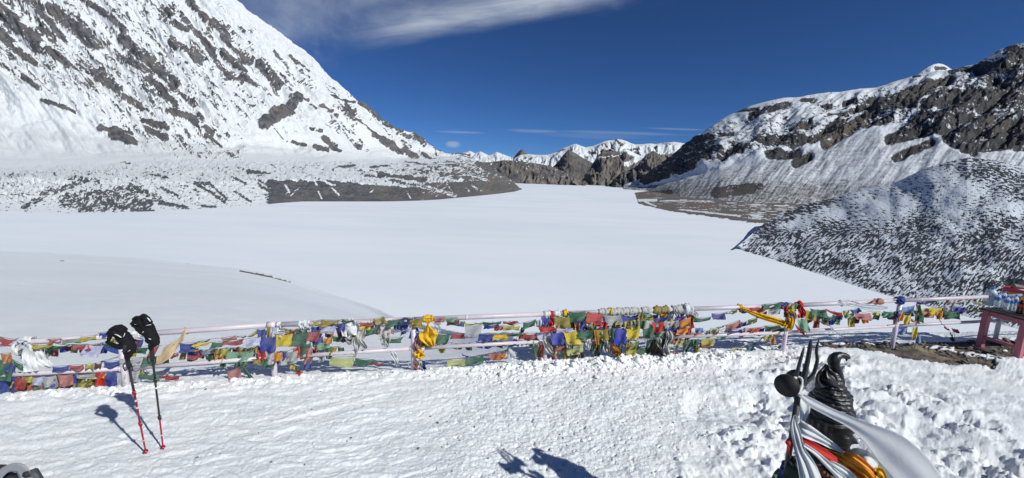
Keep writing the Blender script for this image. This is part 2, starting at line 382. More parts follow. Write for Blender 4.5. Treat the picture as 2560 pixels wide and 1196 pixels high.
# ---- moraine between the snow face and the lake
xs = np.arange(-330, 1306, 1.65)
rows = [[(-330, 530, 'lake'), (0, 530, 'lake'), (60, 532, 'lake'), (150, 535, 'lake'), (270, 534, 'lake'), (470, 527, 'lake'), (560, 520, 'lake'), (620, 517, 'lake'), (700, 509, 'lake'), (756, 505, 'lake'), (850, 505, 'lake'), (975, 505, 'lake'),
         (1050, 503, 'lake'), (1100, 500, 'lake'), (1194, 491, 'lake'), (1250, 485, 'lake'), (1287, 480, 'lake'), (1306, 474, 'lake')],
        [(-330, 470, 600), (0, 455, 590), (60, 445, 600), (200, 447, 640), (350, 452, 690), (500, 458, 730), (600, 452, 800), (648, 450, 860), (725, 450, 880), (831, 451, 900), (928, 464, 960), (1006, 468, 1100), (1053, 467, 1180), (1066, 459, 1250),
         (1131, 455, 1450), (1194, 453, 1700), (1250, 452, 1950), (1287, 463, 2000), (1306, 473, 2080)],
        [(-330, 432, 1100), (0, 428, 1100), (187, 424, 1150), (421, 410, 1300), (562, 404, 1600), (800, 404, 2000), (1000, 403, 2700), (1115, 396, 3000), (1156, 392, 3250), (1181, 398, 3250), (1206, 409, 3000), (1240, 428, 2700), (1270, 446, 2500), (1290, 462, 2300), (1306, 472.5, 2150)],
        [(-330, 415, 1500), (0, 412, 1500), (421, 394, 1700), (562, 392, 2000), (800, 396, 2400), (1000, 397, 3000), (1115, 393, 3200), (1156, 389, 3450), (1181, 397, 3450), (1206, 408, 3200), (1240, 427.5, 2800), (1270, 445.5, 2600), (1290, 461.5, 2400), (1306, 472.3, 2250)]]
G, X, Y, v = loft(xs, rows, [60, 62, 8], smooth=2)
Nn = normals(G); VV = v[:, None] + 0 * X
amp = 1 - 0.8 * sstep(X, 1180, 1300)
G = G + Nn * (fbm(X / 46, Y / 9, 5, 201, .6) * 12 * sstep(VV, .5, 1.2) * amp + ridged(X / 16 + Y / 30, Y / 9, 4, 222, .6) * 4.5 * sstep(VV, .06, .4) * amp)[..., None]
S1m = [(350, 1075, 700, 1040, 95, .80), (430, 1110, 800, 1090, 60, .85), (700, 1000, 860, 1080, 44, .8), (860, 1010, 960, 1060, 16), (1050, 990, 1200, 1080, 18), (1120, 990, 1210, 1070, 14), (230, 1050, 420, 985, 42, .8), (120, 1110, 220, 1070, 26, .9),
       (700, 1120, 820, 1130, 22), (880, 1090, 1000, 1110, 20), (1080, 1100, 1150, 1105, 16), (1300, 910, 1440, 935, 16), (1240, 960, 1310, 985, 14), (1380, 990, 1480, 1060, 16), (1040, 985, 1120, 990, 18), (1250, 1030, 1340, 1080, 12), (760, 940, 900, 960, 20, .8),
       (500, 930, 700, 900, 20, .6), (1380, 965, 1560, 1075, 16), (960, 990, 1060, 1030, 14, .8), (0, 940, 240, 930, 26, .62), (0, 1000, 200, 1000, 44, .55), (0, 1050, 180, 1050, 14, .7), (380, 960, 520, 980, 34, .75), (640, 870, 700, 880, 8)]
S2m = [(790, 538, 920, 532, 18, 1.2), (1040, 545, 1190, 530, 20), (1000, 612, 1220, 622, 20), (1120, 600, 1480, 645, 40, 1.2), (1650, 520, 1750, 530, 24), (230, 520, 320, 525, 8), (60, 590, 240, 600, 22), (1320, 500, 1500, 515, 10), (1500, 540, 1600, 560, 22, .8),
       (1700, 620, 1900, 640, 24), (1900, 520, 2150, 620, 60), (1800, 560, 2000, 640, 40, .8), (1400, 560, 1500, 580, 26), (1200, 650, 1400, 690, 16), (1600, 600, 1760, 600, 20), (2000, 620, 2200, 690, 60, 1.1), (1700, 430, 1850, 465, 18, 1.1), (900, 560, 1050, 585, 20, .7)]
dens = np.maximum(stroke_field(X, Y, S1m, 2.136), stroke_field(X, Y, S2m, 3.2, 600, 250))
face = sstep(X, 640, 700) * (1 - sstep(VV, .86, 1.02)) * (0.95 - 0.15 * sstep(X, 1040, 1090))
gully = sstep(ridged((X + Y * 1.6) / 26, Y / 60, 2, 260), .78, .93) * sstep(fbm(X / 70, Y / 40, 2, 265), .12, .4)
face = face * (1 - 0.95 * gully)
tongue = stroke_field(X, Y, [(1460, 700, 1720, 765, 26, 1), (1340, 755, 1365, 790, 10, 1), (735, 715, 790, 765, 12, 1), (590, 660, 615, 690, 12, 1), (625, 735, 655, 795, 10, 1), (1810, 705, 1840, 740, 12, 1), (1850, 690, 1950, 745, 12, 1), (360, 690, 395, 745, 14, 1), (650, 655, 760, 690, 12, 1), (1640, 660, 1700, 740, 9, .8)], 3.2, 600, 250)
face = face * (1 - 0.9 * np.clip(tongue, 0, 1))
band = 0.37 + 0.18 * sstep(X, 900, 1250) - 0.22 * sstep(VV, 1.5, 2.2)
dens = dens * (.72 + .5 * fbm((X + 1.2 * Y) / 9, Y / 12, 3, 268, .65)); dens = np.maximum(np.maximum(dens, face * 1.3), band)
nz = 0.5 + 0.56 * fbm((X + .8 * Y) / 16, Y / 4.0, 5, 271, .68) + 0.30 * fbm(X / 5, Y / 2.2, 3, 281, .6)
rock = sstep(dens - nz, -0.10, 0.12)
tone = np.clip(sstep(fbm(X / 70, Y / 22, 3, 291), -0.05, .5) * .7 * sstep(X, 500, 900) + .45 * sstep(X, 900, 1200), 0, 1)
land('moraine', 'snowy moraine with a dark gravel bank along the left shore', G, rock, tone, M_moraine)

# ---- far ranges at the end of the lake
def range_(name, label, x0, x1, base, crest_, rb, rc, step, seed, dens_f, tone_f, amp=60, mat=None, sub=60, ribk=1.0, back=(900, 2500)):
    xs = np.arange(x0, x1, step)
    rows = [[(x0, base, rb), (x1, base, rb)],
            [(p[0], p[1], rc if len(p) < 3 else p[2]) for p in crest_]]
    G, X, Y, v = loft(xs, rows, [sub]); Nn = normals(G); VV = v[:, None] + 0 * X
    k = 1 - sstep(VV, .8, 1.0)
    G = G + Nn * ((ridged(X / 22 + .3 * fbm(X / 20, Y / 15, 2, seed), Y / 40, 4, seed) - .4) * amp * ribk * k + fbm(X / 30, Y / 18, 3, seed + 9) * amp * .7 * k)[..., None]
    dens = dens_f(X, Y, VV); nz = 0.5 + 0.5 * fbm((X + .7 * Y) / 9, (Y - .4 * X) / 5, 4, seed + 20, .6) + .2 * fbm(X / 3, Y / 3, 2, seed + 30)
    rock = sstep(dens - nz, -.12, .12)
    tone = tone_f(X, Y, VV) * sstep(fbm(X / 25, Y / 20, 2, seed + 40), -.4, .5)
    return land(name, label, G, rock, tone, mat or M_far, back=back)
range_('far_snow_peaks', 'row of small white peaks far beyond the end of the lake', 1120, 1345, 440,
       [(1120, 396), (1150, 384), (1165, 381), (1175, 377.5), (1187, 383.5), (1202, 379), (1212, 384), (1222, 389), (1232, 385), (1241, 380), (1258, 386), (1278, 394), (1290, 387), (1320, 386), (1345, 390)],
       9000, 11000, 1.2, 300, lambda X, Y, V: 0.28 + 0 * X, lambda X, Y, V: 0 * X, 90)
range_('dark_horn_peak', 'small dark pointed rock summit on the far snowy ridge', 1283, 1330, 410,
       [(1283, 394), (1291, 386), (1298, 378), (1303, 374), (1307, 373.5), (1311, 378), (1318, 384), (1330, 391)],
       8500, 9500, .9, 320, lambda X, Y, V: 0.95 + 0 * X, lambda X, Y, V: .3 + 0 * X, 30, sub=30)
Sf = [(480, 290, 500, 270, 8, .5), (780, 270, 830, 245, 16), (850, 245, 862, 275, 16), (905, 225, 920, 275, 14), (960, 210, 1010, 265, 34), (820, 320, 950, 330, 40), (1040, 310, 1110, 310, 34), (690, 310, 750, 340, 26, .8), (1320, 270, 1370, 285, 12), (1420, 240, 1500, 245, 14, .8),
      (1180, 340, 1220, 360, 30), (980, 370, 1100, 350, 14, .7), (1130, 290, 1190, 300, 12, .7), (0, 400, 120, 400, 40, .5), (370, 320, 440, 290, 10, .8)]
range_('snow_range', 'long snow ridge with a rounded summit beyond the cliffs at the lake end', 1286, 1800, 447,
       [(1286, 396), (1300, 388), (1320, 385.5), (1345, 388), (1368, 387.5), (1393, 380.5), (1408, 371), (1420, 366.5), (1430, 362), (1440, 360), (1450, 364), (1463, 368.5), (1480, 366), (1496, 360.5), (1510, 354), (1521, 351.5), (1532, 351), (1543, 348),
        (1552, 349), (1566, 353), (1576, 358), (1588, 361.5), (1606, 361), (1624, 359), (1640, 360.5), (1655, 358), (1670, 357), (1684, 355), (1700, 357), (1711, 359), (1731, 355), (1800, 350)],
       6500, 8500, 1.25, 340, lambda X, Y, V: np.maximum(.20, stroke_field(X, Y, Sf, 3.987, 1300, 300)), lambda X, Y, V: .4 + 0 * X, 90, sub=70)
range_('dark_pyramid_peak', 'dark triangular rock peak streaked with snow below the far ridge', 1364, 1500, 462,
       [(1364, 432), (1380, 420), (1395, 405), (1405, 392), (1412, 384), (1418, 377), (1423, 375), (1432, 380), (1442, 385), (1455, 394), (1470, 402), (1484, 409), (1500, 424)],
       5600, 6300, .9, 360, lambda X, Y, V: .78 + .12 * V, lambda X, Y, V: .25 + 0 * X, 60, sub=60, ribk=.8)
Sh = [(300, 470, 560, 560, 14, -1)]
range_('brown_foothill', 'low brown foothill lightly dusted with snow at the far left end of the lake', 1060, 1464, 463.5,
       [(1060, 398), (1140, 396), (1180, 399), (1206, 406), (1225, 406), (1250, 402.5), (1256, 401), (1280, 401.5), (1303, 403.5), (1340, 409), (1375, 415), (1395, 424), (1415, 432), (1440, 444), (1455, 455), (1464, 461)],
       3900, 4600, 1.25, 380, lambda X, Y, V: .80 - .14 * V, lambda X, Y, V: .45 + .55 * sstep(1 - V, .5, .9), 40, sub=60, mat=M_far)
c1 = [(1444, 462), (1455, 451), (1466, 436), (1475, 421), (1483, 407), (1490, 398), (1498, 386), (1506, 379), (1516, 380), (1527, 378), (1538, 381), (1552, 379), (1560, 374), (1566, 373), (1577, 378), (1588, 384), (1606, 392), (1640, 400), (1680, 400)]
range_('lake_end_cliffs', 'brown rock cliffs capped with snow at the far right end of the lake', 1440, 1690, 467,
       c1, 4300, 4900, 1.0, 400,
       lambda X, Y, V: np.maximum(.98 - .9 * sstep(V, .80, .98) * sstep(X, 1540, 1560), 0) * (1 - stroke_field(X, Y, [(1060, 440, 1200, 380, 46, .9), (760, 380, 980, 355, 10, .9), (1250, 410, 1180, 440, 20, .7), (640, 610, 800, 560, 30, .3)], 3.987, 1300, 300)),
       lambda X, Y, V: .75 + 0 * X, 60, sub=70, ribk=.8)
c2 = [(1515, 466), (1526, 459), (1540, 444), (1553, 431), (1570, 424), (1584, 421), (1596, 410), (1606, 398), (1613, 389), (1624, 381), (1634, 376.5), (1645, 382), (1651, 386), (1661, 386), (1675, 384), (1696, 378), (1740, 374), (1780, 380)]
range_('dark_buttress', 'dark steep rock buttress dropping into the far right shore', 1510, 1780, 472,
       c2, 3500, 4000, 1.0, 420, lambda X, Y, V: np.maximum(1.0 - .55 * sstep(V, .93, 1.0), 0), lambda X, Y, V: .55 * sstep(X, 1560, 1640) + .1, 55, sub=70, ribk=.9)

# ---- right-hand mountain
xs = np.arange(1560, 2900, 1.75)
rows = [[(1560, 474, 'lake'), (1620, 478, 'lake'), (1700, 494, 'lake'), (1800, 503, 'lake'), (1900, 508, 'lake'), (2050, 513, 'lake'), (2250, 525, 'lake'), (2560, 545, 'lake'), (2900, 560, 'lake')],
        [(1560, 468, 3350), (1600, 468.5, 3200), (1640, 462, 2800), (1700, 452, 2300), (1800, 425, 2050), (1900, 402, 1950), (2000, 380, 1900), (2100, 352, 1900), (2200, 325, 1850), (2300, 352, 1650), (2400, 370, 1500), (2560, 385, 1400), (2900, 380, 1300)],
        [(1560, 467, 3360), (1600, 458, 3350), (1640, 428, 3150), (1700, 390, 2900), (1800, 350, 2500), (1900, 330, 2350), (2000, 315, 2250), (2100, 285, 2250), (2200, 255, 2200), (2300, 240, 2000), (2400, 240, 1850), (2560, 240, 1750), (2900, 200, 1650)],
        [(1560, 466, 3380), (1600, 449, 3400), (1625, 430, 3400), (1650, 408, 3350), (1680, 388, 3300), (1710, 363, 3250), (1731, 350, 3200), (1745, 339, 3200), (1760, 330, 3150), (1780, 315, 3100), (1800, 301, 3100), (1825, 287, 3050), (1850, 276, 3000), (1875, 266, 2950), (1900, 259, 2900), (1935, 250, 2850), (1960, 245, 2850),
         (2000, 243, 2800), (2040, 235, 2800), (2075, 231, 2800), (2100, 230.5, 2800), (2150, 222, 2800), (2190, 219, 2800), (2215, 212, 2800), (2250, 200, 2800), (2290, 188, 2750), (2330, 180, 2700), (2370, 175, 2650), (2400, 170, 2600), (2430, 163, 2500), (2445, 158, 2450), (2460, 146, 2400), (2480, 134, 2350), (2500, 123, 2300), (2530, 113, 2250), (2560, 106, 2200), (2700, 60, 2100), (2900, 20, 2000)]]
G, X, Y, v = loft(xs, rows, [58, 70, 80], smooth=6)
Nn = normals(G); VV = v[:, None] + 0 * X
th = math.radians(-28); c2_, s2_ = math.cos(th), math.sin(th)
Al = X * c2_ + Y * s2_; Ac = -X * s2_ + Y * c2_
crest = 1 - .85 * sstep(VV, 2.7, 3.0)
S4 = [(180, 470, 400, 400, 34), (250, 600, 540, 600, 70), (190, 610, 330, 620, 40), (290, 690, 450, 690, 56), (440, 745, 520, 700, 45, 1.1), (420, 535, 530, 520, 30), (0, 700, 110, 640, 46, .9), (0, 580, 60, 570, 28), (560, 590, 700, 500, 56), (620, 625, 840, 480, 64, 1.1), (840, 520, 1000, 490, 44),
      (890, 400, 1120, 380, 90, 1.1), (1080, 330, 1350, 250, 50), (1150, 350, 1250, 300, 40), (1200, 410, 1330, 330, 64), (1300, 370, 1700, 350, 95, 1.1), (1350, 410, 1782, 370, 70), (1180, 470, 1600, 470, 70, .75), (1000, 600, 1110, 570, 66, 1.1), (1080, 560, 1400, 530, 66, 1.1), (1400, 570, 1700, 600, 90, 1.2),
      (1500, 625, 1782, 620, 80, 1.2), (1560, 510, 1782, 520, 90, 1.0), (1520, 190, 1782, 140, 80, .85), (1700, 80, 1782, 120, 80, .95), (1600, 250, 1782, 300, 50, .8), (600, 410, 650, 405, 22), (730, 390, 790, 378, 28), (640, 460, 740, 450, 24), (480, 380, 550, 370, 22), (1130, 240, 1170, 235, 12), (760, 430, 830, 400, 16, 1.1),
      (1030, 710, 1240, 620, 50, .85), (1330, 600, 1490, 670, 60, .9), (880, 440, 1020, 400, 60), (90, 440, 220, 430, 20, .8), (1350, 210, 1500, 190, 30, .8), (740, 480, 850, 390, 14, 1.2), (500, 610, 560, 590, 40), (1120, 500, 1240, 470, 50, .9)]
S3 = [(1600, 300, 1900, 200, 90, 1.1), (1480, 420, 1850, 330, 130, 1.2), (1350, 520, 1700, 430, 120, 1.2), (1250, 600, 1450, 540, 90, 1.2), (1850, 270, 2000, 290, 60, 1.1), (2050, 370, 2280, 290, 50), (2320, 240, 2392, 200, 50), (2050, 130, 2160, 115, 24), (1850, 115, 1900, 90, 18),
      (1950, 730, 2300, 690, 100, 1.1), (2100, 690, 2392, 660, 70, .9), (1150, 740, 1500, 720, 40, 1.2), (1720, 640, 1900, 560, 10, .4)]
dens = np.maximum(stroke_field(X, Y, S4, 2.345, 1800, 90), stroke_field(X, Y, S3, 3.987, 1300, 300))
up = sstep(VV, .9, 1.3)
scree = (.45 + .13 * sstep(Y, 430, 490) - .06 * sstep(X, 1900, 2300)) * (1 - up)
dens = np.maximum(dens, np.maximum(scree, .42 * up * (1 - .35 * sstep(VV, 2.3, 2.9)) + .18 * sstep(X, 2300, 2500) + .12 * fbm(X / 60, Y / 30, 2, 505)))
nzu = 0.5 + .62 * fbm((X * .99 - Y * .12) / 20, (Y + .12 * X) / 5.0, 5, 501, .70) + .40 * fbm(X / 5, Y / 2.6, 4, 511, .7)
ths = math.radians(-52); Alf = X * math.cos(ths) + Y * math.sin(ths); Acf = -X * math.sin(ths) + Y * math.cos(ths)
nzs = 0.5 + .26 * fbm(Alf / 60, Acf / 4.5, 4, 521, .62) + .16 * fbm(X / 5, Y / 3, 3, 531)
soft = (1 - up) * (1 - sstep(dens, .6, .8))
rock = sstep(np.minimum(dens, .68 + .20 * sstep(fbm(X / 50, Y / 24, 2, 507), -.2, .4)) - (nzu * (1 - soft) + nzs * soft), -.16 - .22 * soft, .16 + .22 * soft)
cliff = stroke_field(X, Y, S4, 2.345, 1800, 90)
disp = fbm(Al / 90, Ac / 30, 3, 541, .5) * 48 * up * crest + (ridged(X / 40 + Y / 60, Y / 60, 3, 551) - .4) * 12 * np.clip(cliff, 0, 1) * crest + fbm(Alf / 90, Acf / 26, 3, 561) * 9 * (1 - up) * sstep(VV, .1, .5) + fbm(X / 9, Y / 6, 3, 571) * 7 * up * crest * (.25 + rock) - 10 * cliff * crest
tone = np.clip(stroke_field(X, Y, [(560, 600, 700, 510, 60, .5), (640, 620, 840, 480, 60, 1.0), (1600, 500, 1782, 560, 90, .45), (890, 400, 1300, 280, 80, .35), (1700, 120, 1782, 120, 60, .4), (430, 530, 520, 530, 30, .5)], 2.345, 1800, 90) + .45 * sstep(Y, 455, 490) + .25 * sstep(fbm(X / 40, Y / 30, 3, 581), 0, .6), 0, 1)
G = G + Nn * disp[..., None]
land('rocky_mountain', 'long rocky mountain with snow caps and scree fans on the right side of the lake', G, rock, tone, M_mtn_right, back=(900, 1200))
range_('white_summit', 'small pure white summit peeping over the right mountain ridge', 2255, 2430, 215,
       [(2255, 212), (2285, 194), (2305, 178), (2320, 168), (2333, 161.5), (2345, 159), (2356, 160.5), (2366, 165), (2376, 172), (2400, 184), (2430, 200)], 3600, 3800, 1.3, 600,
       lambda X, Y, V: np.maximum(.1, stroke_field(X, Y, [(2340, 170, 2362, 172, 9, .9)])), lambda X, Y, V: 0 * X, 12, sub=40)

# ---- gravel flat on the right shore
xs = np.arange(1588, 2150, 1.7)
near = [(1588, 484), (1592, 486), (1600, 492), (1590, 508), (1600, 513), (1640, 522), (1700, 534), (1760, 543), (1820, 551), (1880, 560), (1950, 566), (2150, 575)]
near = [(1588, 486), (1596, 512), (1640, 523), (1700, 535), (1760, 543.5), (1820, 552), (1880, 561), (1950, 566), (2150, 575)]
yn = np.interp(xs, [p[0] for p in near], [p[1] for p in near]); yf = np.interp(xs, [1588, 1620, 1700, 1800, 2150], [482, 478, 488, 490, 488])
rows_y = [yn + (yf - yn) * t for t in np.linspace(0, 1, 60)]
Gs = []
for k, yy in enumerate(rows_y):
    t = k / 59.0
    P = at_z(xs, yy, Z_LAKE - .3 + 1.0 * min(1, t * 5) + 2 * t * t); Gs.append(P)
G = np.array(Gs); X, Y = project(G.reshape(-1, 3)); X = X.reshape(G.shape[:2]); Y = Y.reshape(G.shape[:2])
T = np.linspace(0, 1, 60)[:, None] + 0 * X
stripe = fbm(X / 60, Y / 2.0, 4, 701, .6)
dens = .74 - .12 * sstep(X, 1750, 1900) + .4 * (1 - sstep(T, .10, .2)) + .2 * sstep(T, .75, .9)
inlet = stroke_field(X, Y, [(1592, 501, 1640, 501, 5, 1), (1612, 505, 1640, 516, 3, .8), (1700, 524, 1850, 541, 3, .6), (1650, 503, 1760, 503, 2, .6)])
rock = sstep(dens - inlet - (0.5 + .9 * stripe), -.1, .1)
tone = .35 + .55 * sstep(fbm(X / 50, Y / 6, 3, 711), -.1, .4)
G[..., 2] += .5 * fbm(X / 12, Y / 3, 3, 721)
land('gravel_shore', 'brown gravel flat striped with snow on the right shore', G, rock, tone, terrain_mat('snow_striped_gravel', scale=.12, bscale=.2, bdist=.5, rock_a=(.075, .070, .068), rock_b=(.13, .118, .11), warm=(.135, .108, .092), edge=.2, bstr=.4))

# ---- dark scree hill on the right
xs = np.arange(1843, 2900, 1.75)
rows = [[(1843, 621, 'lake'), (1860, 631, 'lake'), (1900, 643, 'lake'), (1950, 660, 'lake'), (2000, 676, 'lake'), (2050, 692, 'lake'), (2100, 708, 'lake'), (2150, 724, 'lake'), (2220, 745, 'lake'), (2300, 767, 'lake'), (2420, 799, 'lake'), (2560, 833, 'lake'), (2900, 890, 'lake')],
        [(1843, 619, 360), (1870, 603, 400), (1900, 592, 420), (1950, 580, 430), (2050, 570, 420), (2150, 575, 380), (2250, 580, 350), (2400, 590, 310), (2560, 600, 280), (2900, 620, 250)],
        [(1843, 618, 362), (1870, 594, 420), (1892, 574, 470), (1910, 560, 500), (1949, 534, 560), (1990, 521, 580), (2030, 507, 600), (2073, 499, 620), (2105, 487, 620), (2141, 476, 610), (2180, 469, 590), (2226, 461, 570), (2260, 446, 560), (2300, 428, 550), (2333, 414, 540), (2375, 403, 530), (2418, 395, 520), (2450, 397, 510), (2482, 401, 500), (2520, 409, 480), (2560, 418, 460), (2900, 440, 400)]]
G, X, Y, v = loft(xs, rows, [130, 110], smooth=14)
Nn = normals(G); VV = v[:, None] + 0 * X
edge = sstep(VV, 0, .5) * (1 - .7 * sstep(VV, 1.8, 2.0)); edge1 = sstep(VV, 0, .05)
def dashes(ang, la, lb, seed):
    t = math.radians(ang); a = X * math.cos(t) + Y * math.sin(t); b = -X * math.sin(t) + Y * math.cos(t)
    return fbm(a / la, b / lb, 4, seed, .62)
wlo = 1 - sstep(VV, .7, 1.15)
dn = dashes(-40, 15, 4.4, 801) * wlo + dashes(8, 14, 3.0, 811) * (1 - wlo); dn = dn * (.75 + .5 * fbm(X / 40, Y / 25, 2, 805)) + .10 * fbm(X / 150 + Y / 200, Y / 40, 3, 807)
patch = fbm(X / 90, Y / 45, 3, 821)
dens = .52 + .16 * patch - .12 * sstep(VV, 1.0, 1.4) + .0 * VV + .30 * stroke_field(X, Y, [(2420, 410, 2560, 470, 60, .45), (1890, 575, 2070, 500, 22, .6), (2240, 430, 2480, 400, 14, .35), (2520, 705, 2620, 722, 18, 1.6)]) - .2 * sstep(VV, .06, 0)
rock = sstep(dens - (.5 + .75 * dn + .16 * fbm(X / 3.2, Y / 2.4, 2, 815)), -.14, .14)
tone = sstep(fbm(X / 50, Y / 40, 3, 831), .0, .6) * .8
G = G + Nn * (dn * .8 * edge1 + fbm(X / 90, Y / 60, 2, 841) * 4 * edge + rock * .15 + fbm(X / 26, Y / 12, 3, 846) * .5 * edge1)[..., None]
land('scree_hill', 'dark scree hill dusted with snow on the near right shore', G, rock, tone, M_scree, back=(60, 120))

# ---- the frozen lake
m, b, out = new_mat('lake_snow')
g = b.node('ShaderNodeNewGeometry').outputs['Position']
n = b.noise(b.mapping(g, (.004, .011, .01)), 1.0, 5, .6)
n2 = b.noise(b.mapping(g, (.03, .1, .1)), 1.0, 4, .6)
c = b.mix(b.ss(n, .3, .7), (.66, .71, .765, 1), (.735, .775, .815, 1)); c = b.mix(b.m('MULTIPLY', n2, .25), c, (.72, .76, .80, 1))
principled(b, out, c, .75, bump(b, b.noise(b.mapping(g, (.15, .5, .5)), 1.0, 6, .65), .12, .4), spec=.15)
M_lake = m
nr, nc = 60, 120
rr = np.concatenate([[5], np.geomspace(40, 16000, nr - 1)]); aa = np.linspace(-math.pi * .55, math.pi * .55, nc)
V = np.stack([rr[:, None] * np.sin(aa), rr[:, None] * np.cos(aa), np.full((nr, nc), Z_LAKE)], -1)
lake = mesh_np('frozen_lake', V.reshape(-1, 3), grid_faces(nr, nc), M_lake); tag(lake, 'smooth frozen lake covered in snow', kind='structure')
# ------------------------------------------------------------------ railing line in plan
POST_PX = [(-90, 992), (316, 964), (687, 942), (1034, 925), (1361, 905), (1668, 889), (1957, 879), (2230, 866), (2487, 851), (2760, 838)]
POSTS = np.array([at_z(np.array(float(x)), np.array(float(y)), 0.0) for x, y in POST_PX])
def rail_dist(x, y):
    """signed distance beyond the railing line (positive on the lake side)"""
    P = POSTS[:, :2]; best = np.full(np.shape(x), 1e9); sg = np.zeros(np.shape(x))
    for i in range(len(P) - 1):
        a = P[i]; d = P[i + 1] - a; L2 = d @ d
        t = ((x - a[0]) * d[0] + (y - a[1]) * d[1]) / L2
        tc_ = t
        if i > 0: tc_ = np.maximum(tc_, 0)
        if i < len(P) - 2: tc_ = np.minimum(tc_, 1)
        ex = x - a[0] - tc_ * d[0]; ey = y - a[1] - tc_ * d[1]
        dd = np.hypot(ex, ey); s = np.sign((x - a[0]) * (-d[1]) + (y - a[1]) * d[0])
        m = dd < best; best = np.where(m, dd, best); sg = np.where(m, s, sg)
    return best * sg
def rail_point(x, y, off=0.0):
    """where the line of sight through (x, y) meets the vertical plane of the railing, off metres nearer the viewer"""
    x = np.asarray(x, float); y = np.asarray(y, float); off = np.asarray(off, float)
    v = ray(x, y); h = np.hypot(v[..., 0], v[..., 1])
    best = np.full(x.shape, 1e9)
    for i in range(len(POSTS) - 1):
        a = POSTS[i, :2]; d = POSTS[i + 1, :2] - a; d = d / np.hypot(*d); n = np.array([-d[1], d[0]])
        r = (a @ n - off) / (v[..., 0] * n[0] + v[..., 1] * n[1])
        lo = 0 if i else -1e9; hi = np.hypot(*(POSTS[i + 1, :2] - a)) if i < len(POSTS) - 2 else 1e9
        s = (v[..., 0] * r - a[0]) * d[0] + (v[..., 1] * r - a[1]) * d[1]
        ok = (s >= lo - .02) & (s <= hi + .02) & (r > 0) & (r < best)
        best = np.where(ok, r, best)
    return CAM + v * best[..., None]

RIDGE = [(-500, 605, 180), (-250, 618, 170), (0, 630, 160), (200, 638, 150), (400, 655, 135), (500, 665, 120), (580, 673, 108), (660, 690, 96), (750, 716, 82), (850, 750, 66), (950, 790, 48),
         (1010, 812, 36), (1080, 831, 22), (1170, 844, 11), (1500, 846, 0), (1900, 836, 0), (2100, 834, 0), (2300, 838, 0), (2450, 836, 0), (2560, 830, 0), (2900, 832, 0)]
_rp = ray(np.array([p[0] for p in RIDGE], float), np.array([p[1] for p in RIDGE], float))
RAZ = np.arctan2(_rp[:, 0], _rp[:, 1]); RM = -_rp[:, 2] / np.hypot(_rp[:, 0], _rp[:, 1])
def rail_range(az):
    dx_, dy_ = np.sin(az), np.cos(az); best = np.full(az.shape, 1e9)
    for i in range(len(POSTS) - 1):
        a = POSTS[i, :2]; d = POSTS[i + 1, :2] - a; L = np.hypot(*d); d = d / L; n = np.array([-d[1], d[0]])
        r = (a @ n) / (dx_ * n[0] + dy_ * n[1])
        s = (dx_ * r - a[0]) * d[0] + (dy_ * r - a[1]) * d[1]
        ok = ((s >= -.02) | (i == 0)) & ((s <= L + .02) | (i == len(POSTS) - 2)) & (r > 0) & (r < best)
        best = np.where(ok, r, best)
    return best
def base_height(x, y):
    r = np.hypot(x, y); az = np.arctan2(x, y)
    r0 = rail_range(np.clip(az, -1.25, 1.25))
    mR = sum(np.interp(az + k * .012, RAZ, RM) for k in (-2, -1, 0, 1, 2)) / 5; rR = sum(np.interp(az + k * .012, RAZ, [p[2] for p in RIDGE]) for k in (-2, -1, 0, 1, 2)) / 5; rR = np.maximum(rR, r0 + 1.7)
    zR = 2.7 - mR * rR
    t = (r - r0) / (rR - r0)
    z = np.where(t > 0, zR * np.clip(t, 0, 1), 0.0)
    over = np.maximum(r - rR, 0)
    steep = np.interp(az, RAZ, [0.50] * 8 + [.5, .5, .52, .56, .65, 1.0, 1.0, 1.0, 1.0, .9, .8, .8, .8])
    soft = 0.10 * rR + .15
    z = z - steep * (np.sqrt(over * over + soft * soft) - soft)
    return z
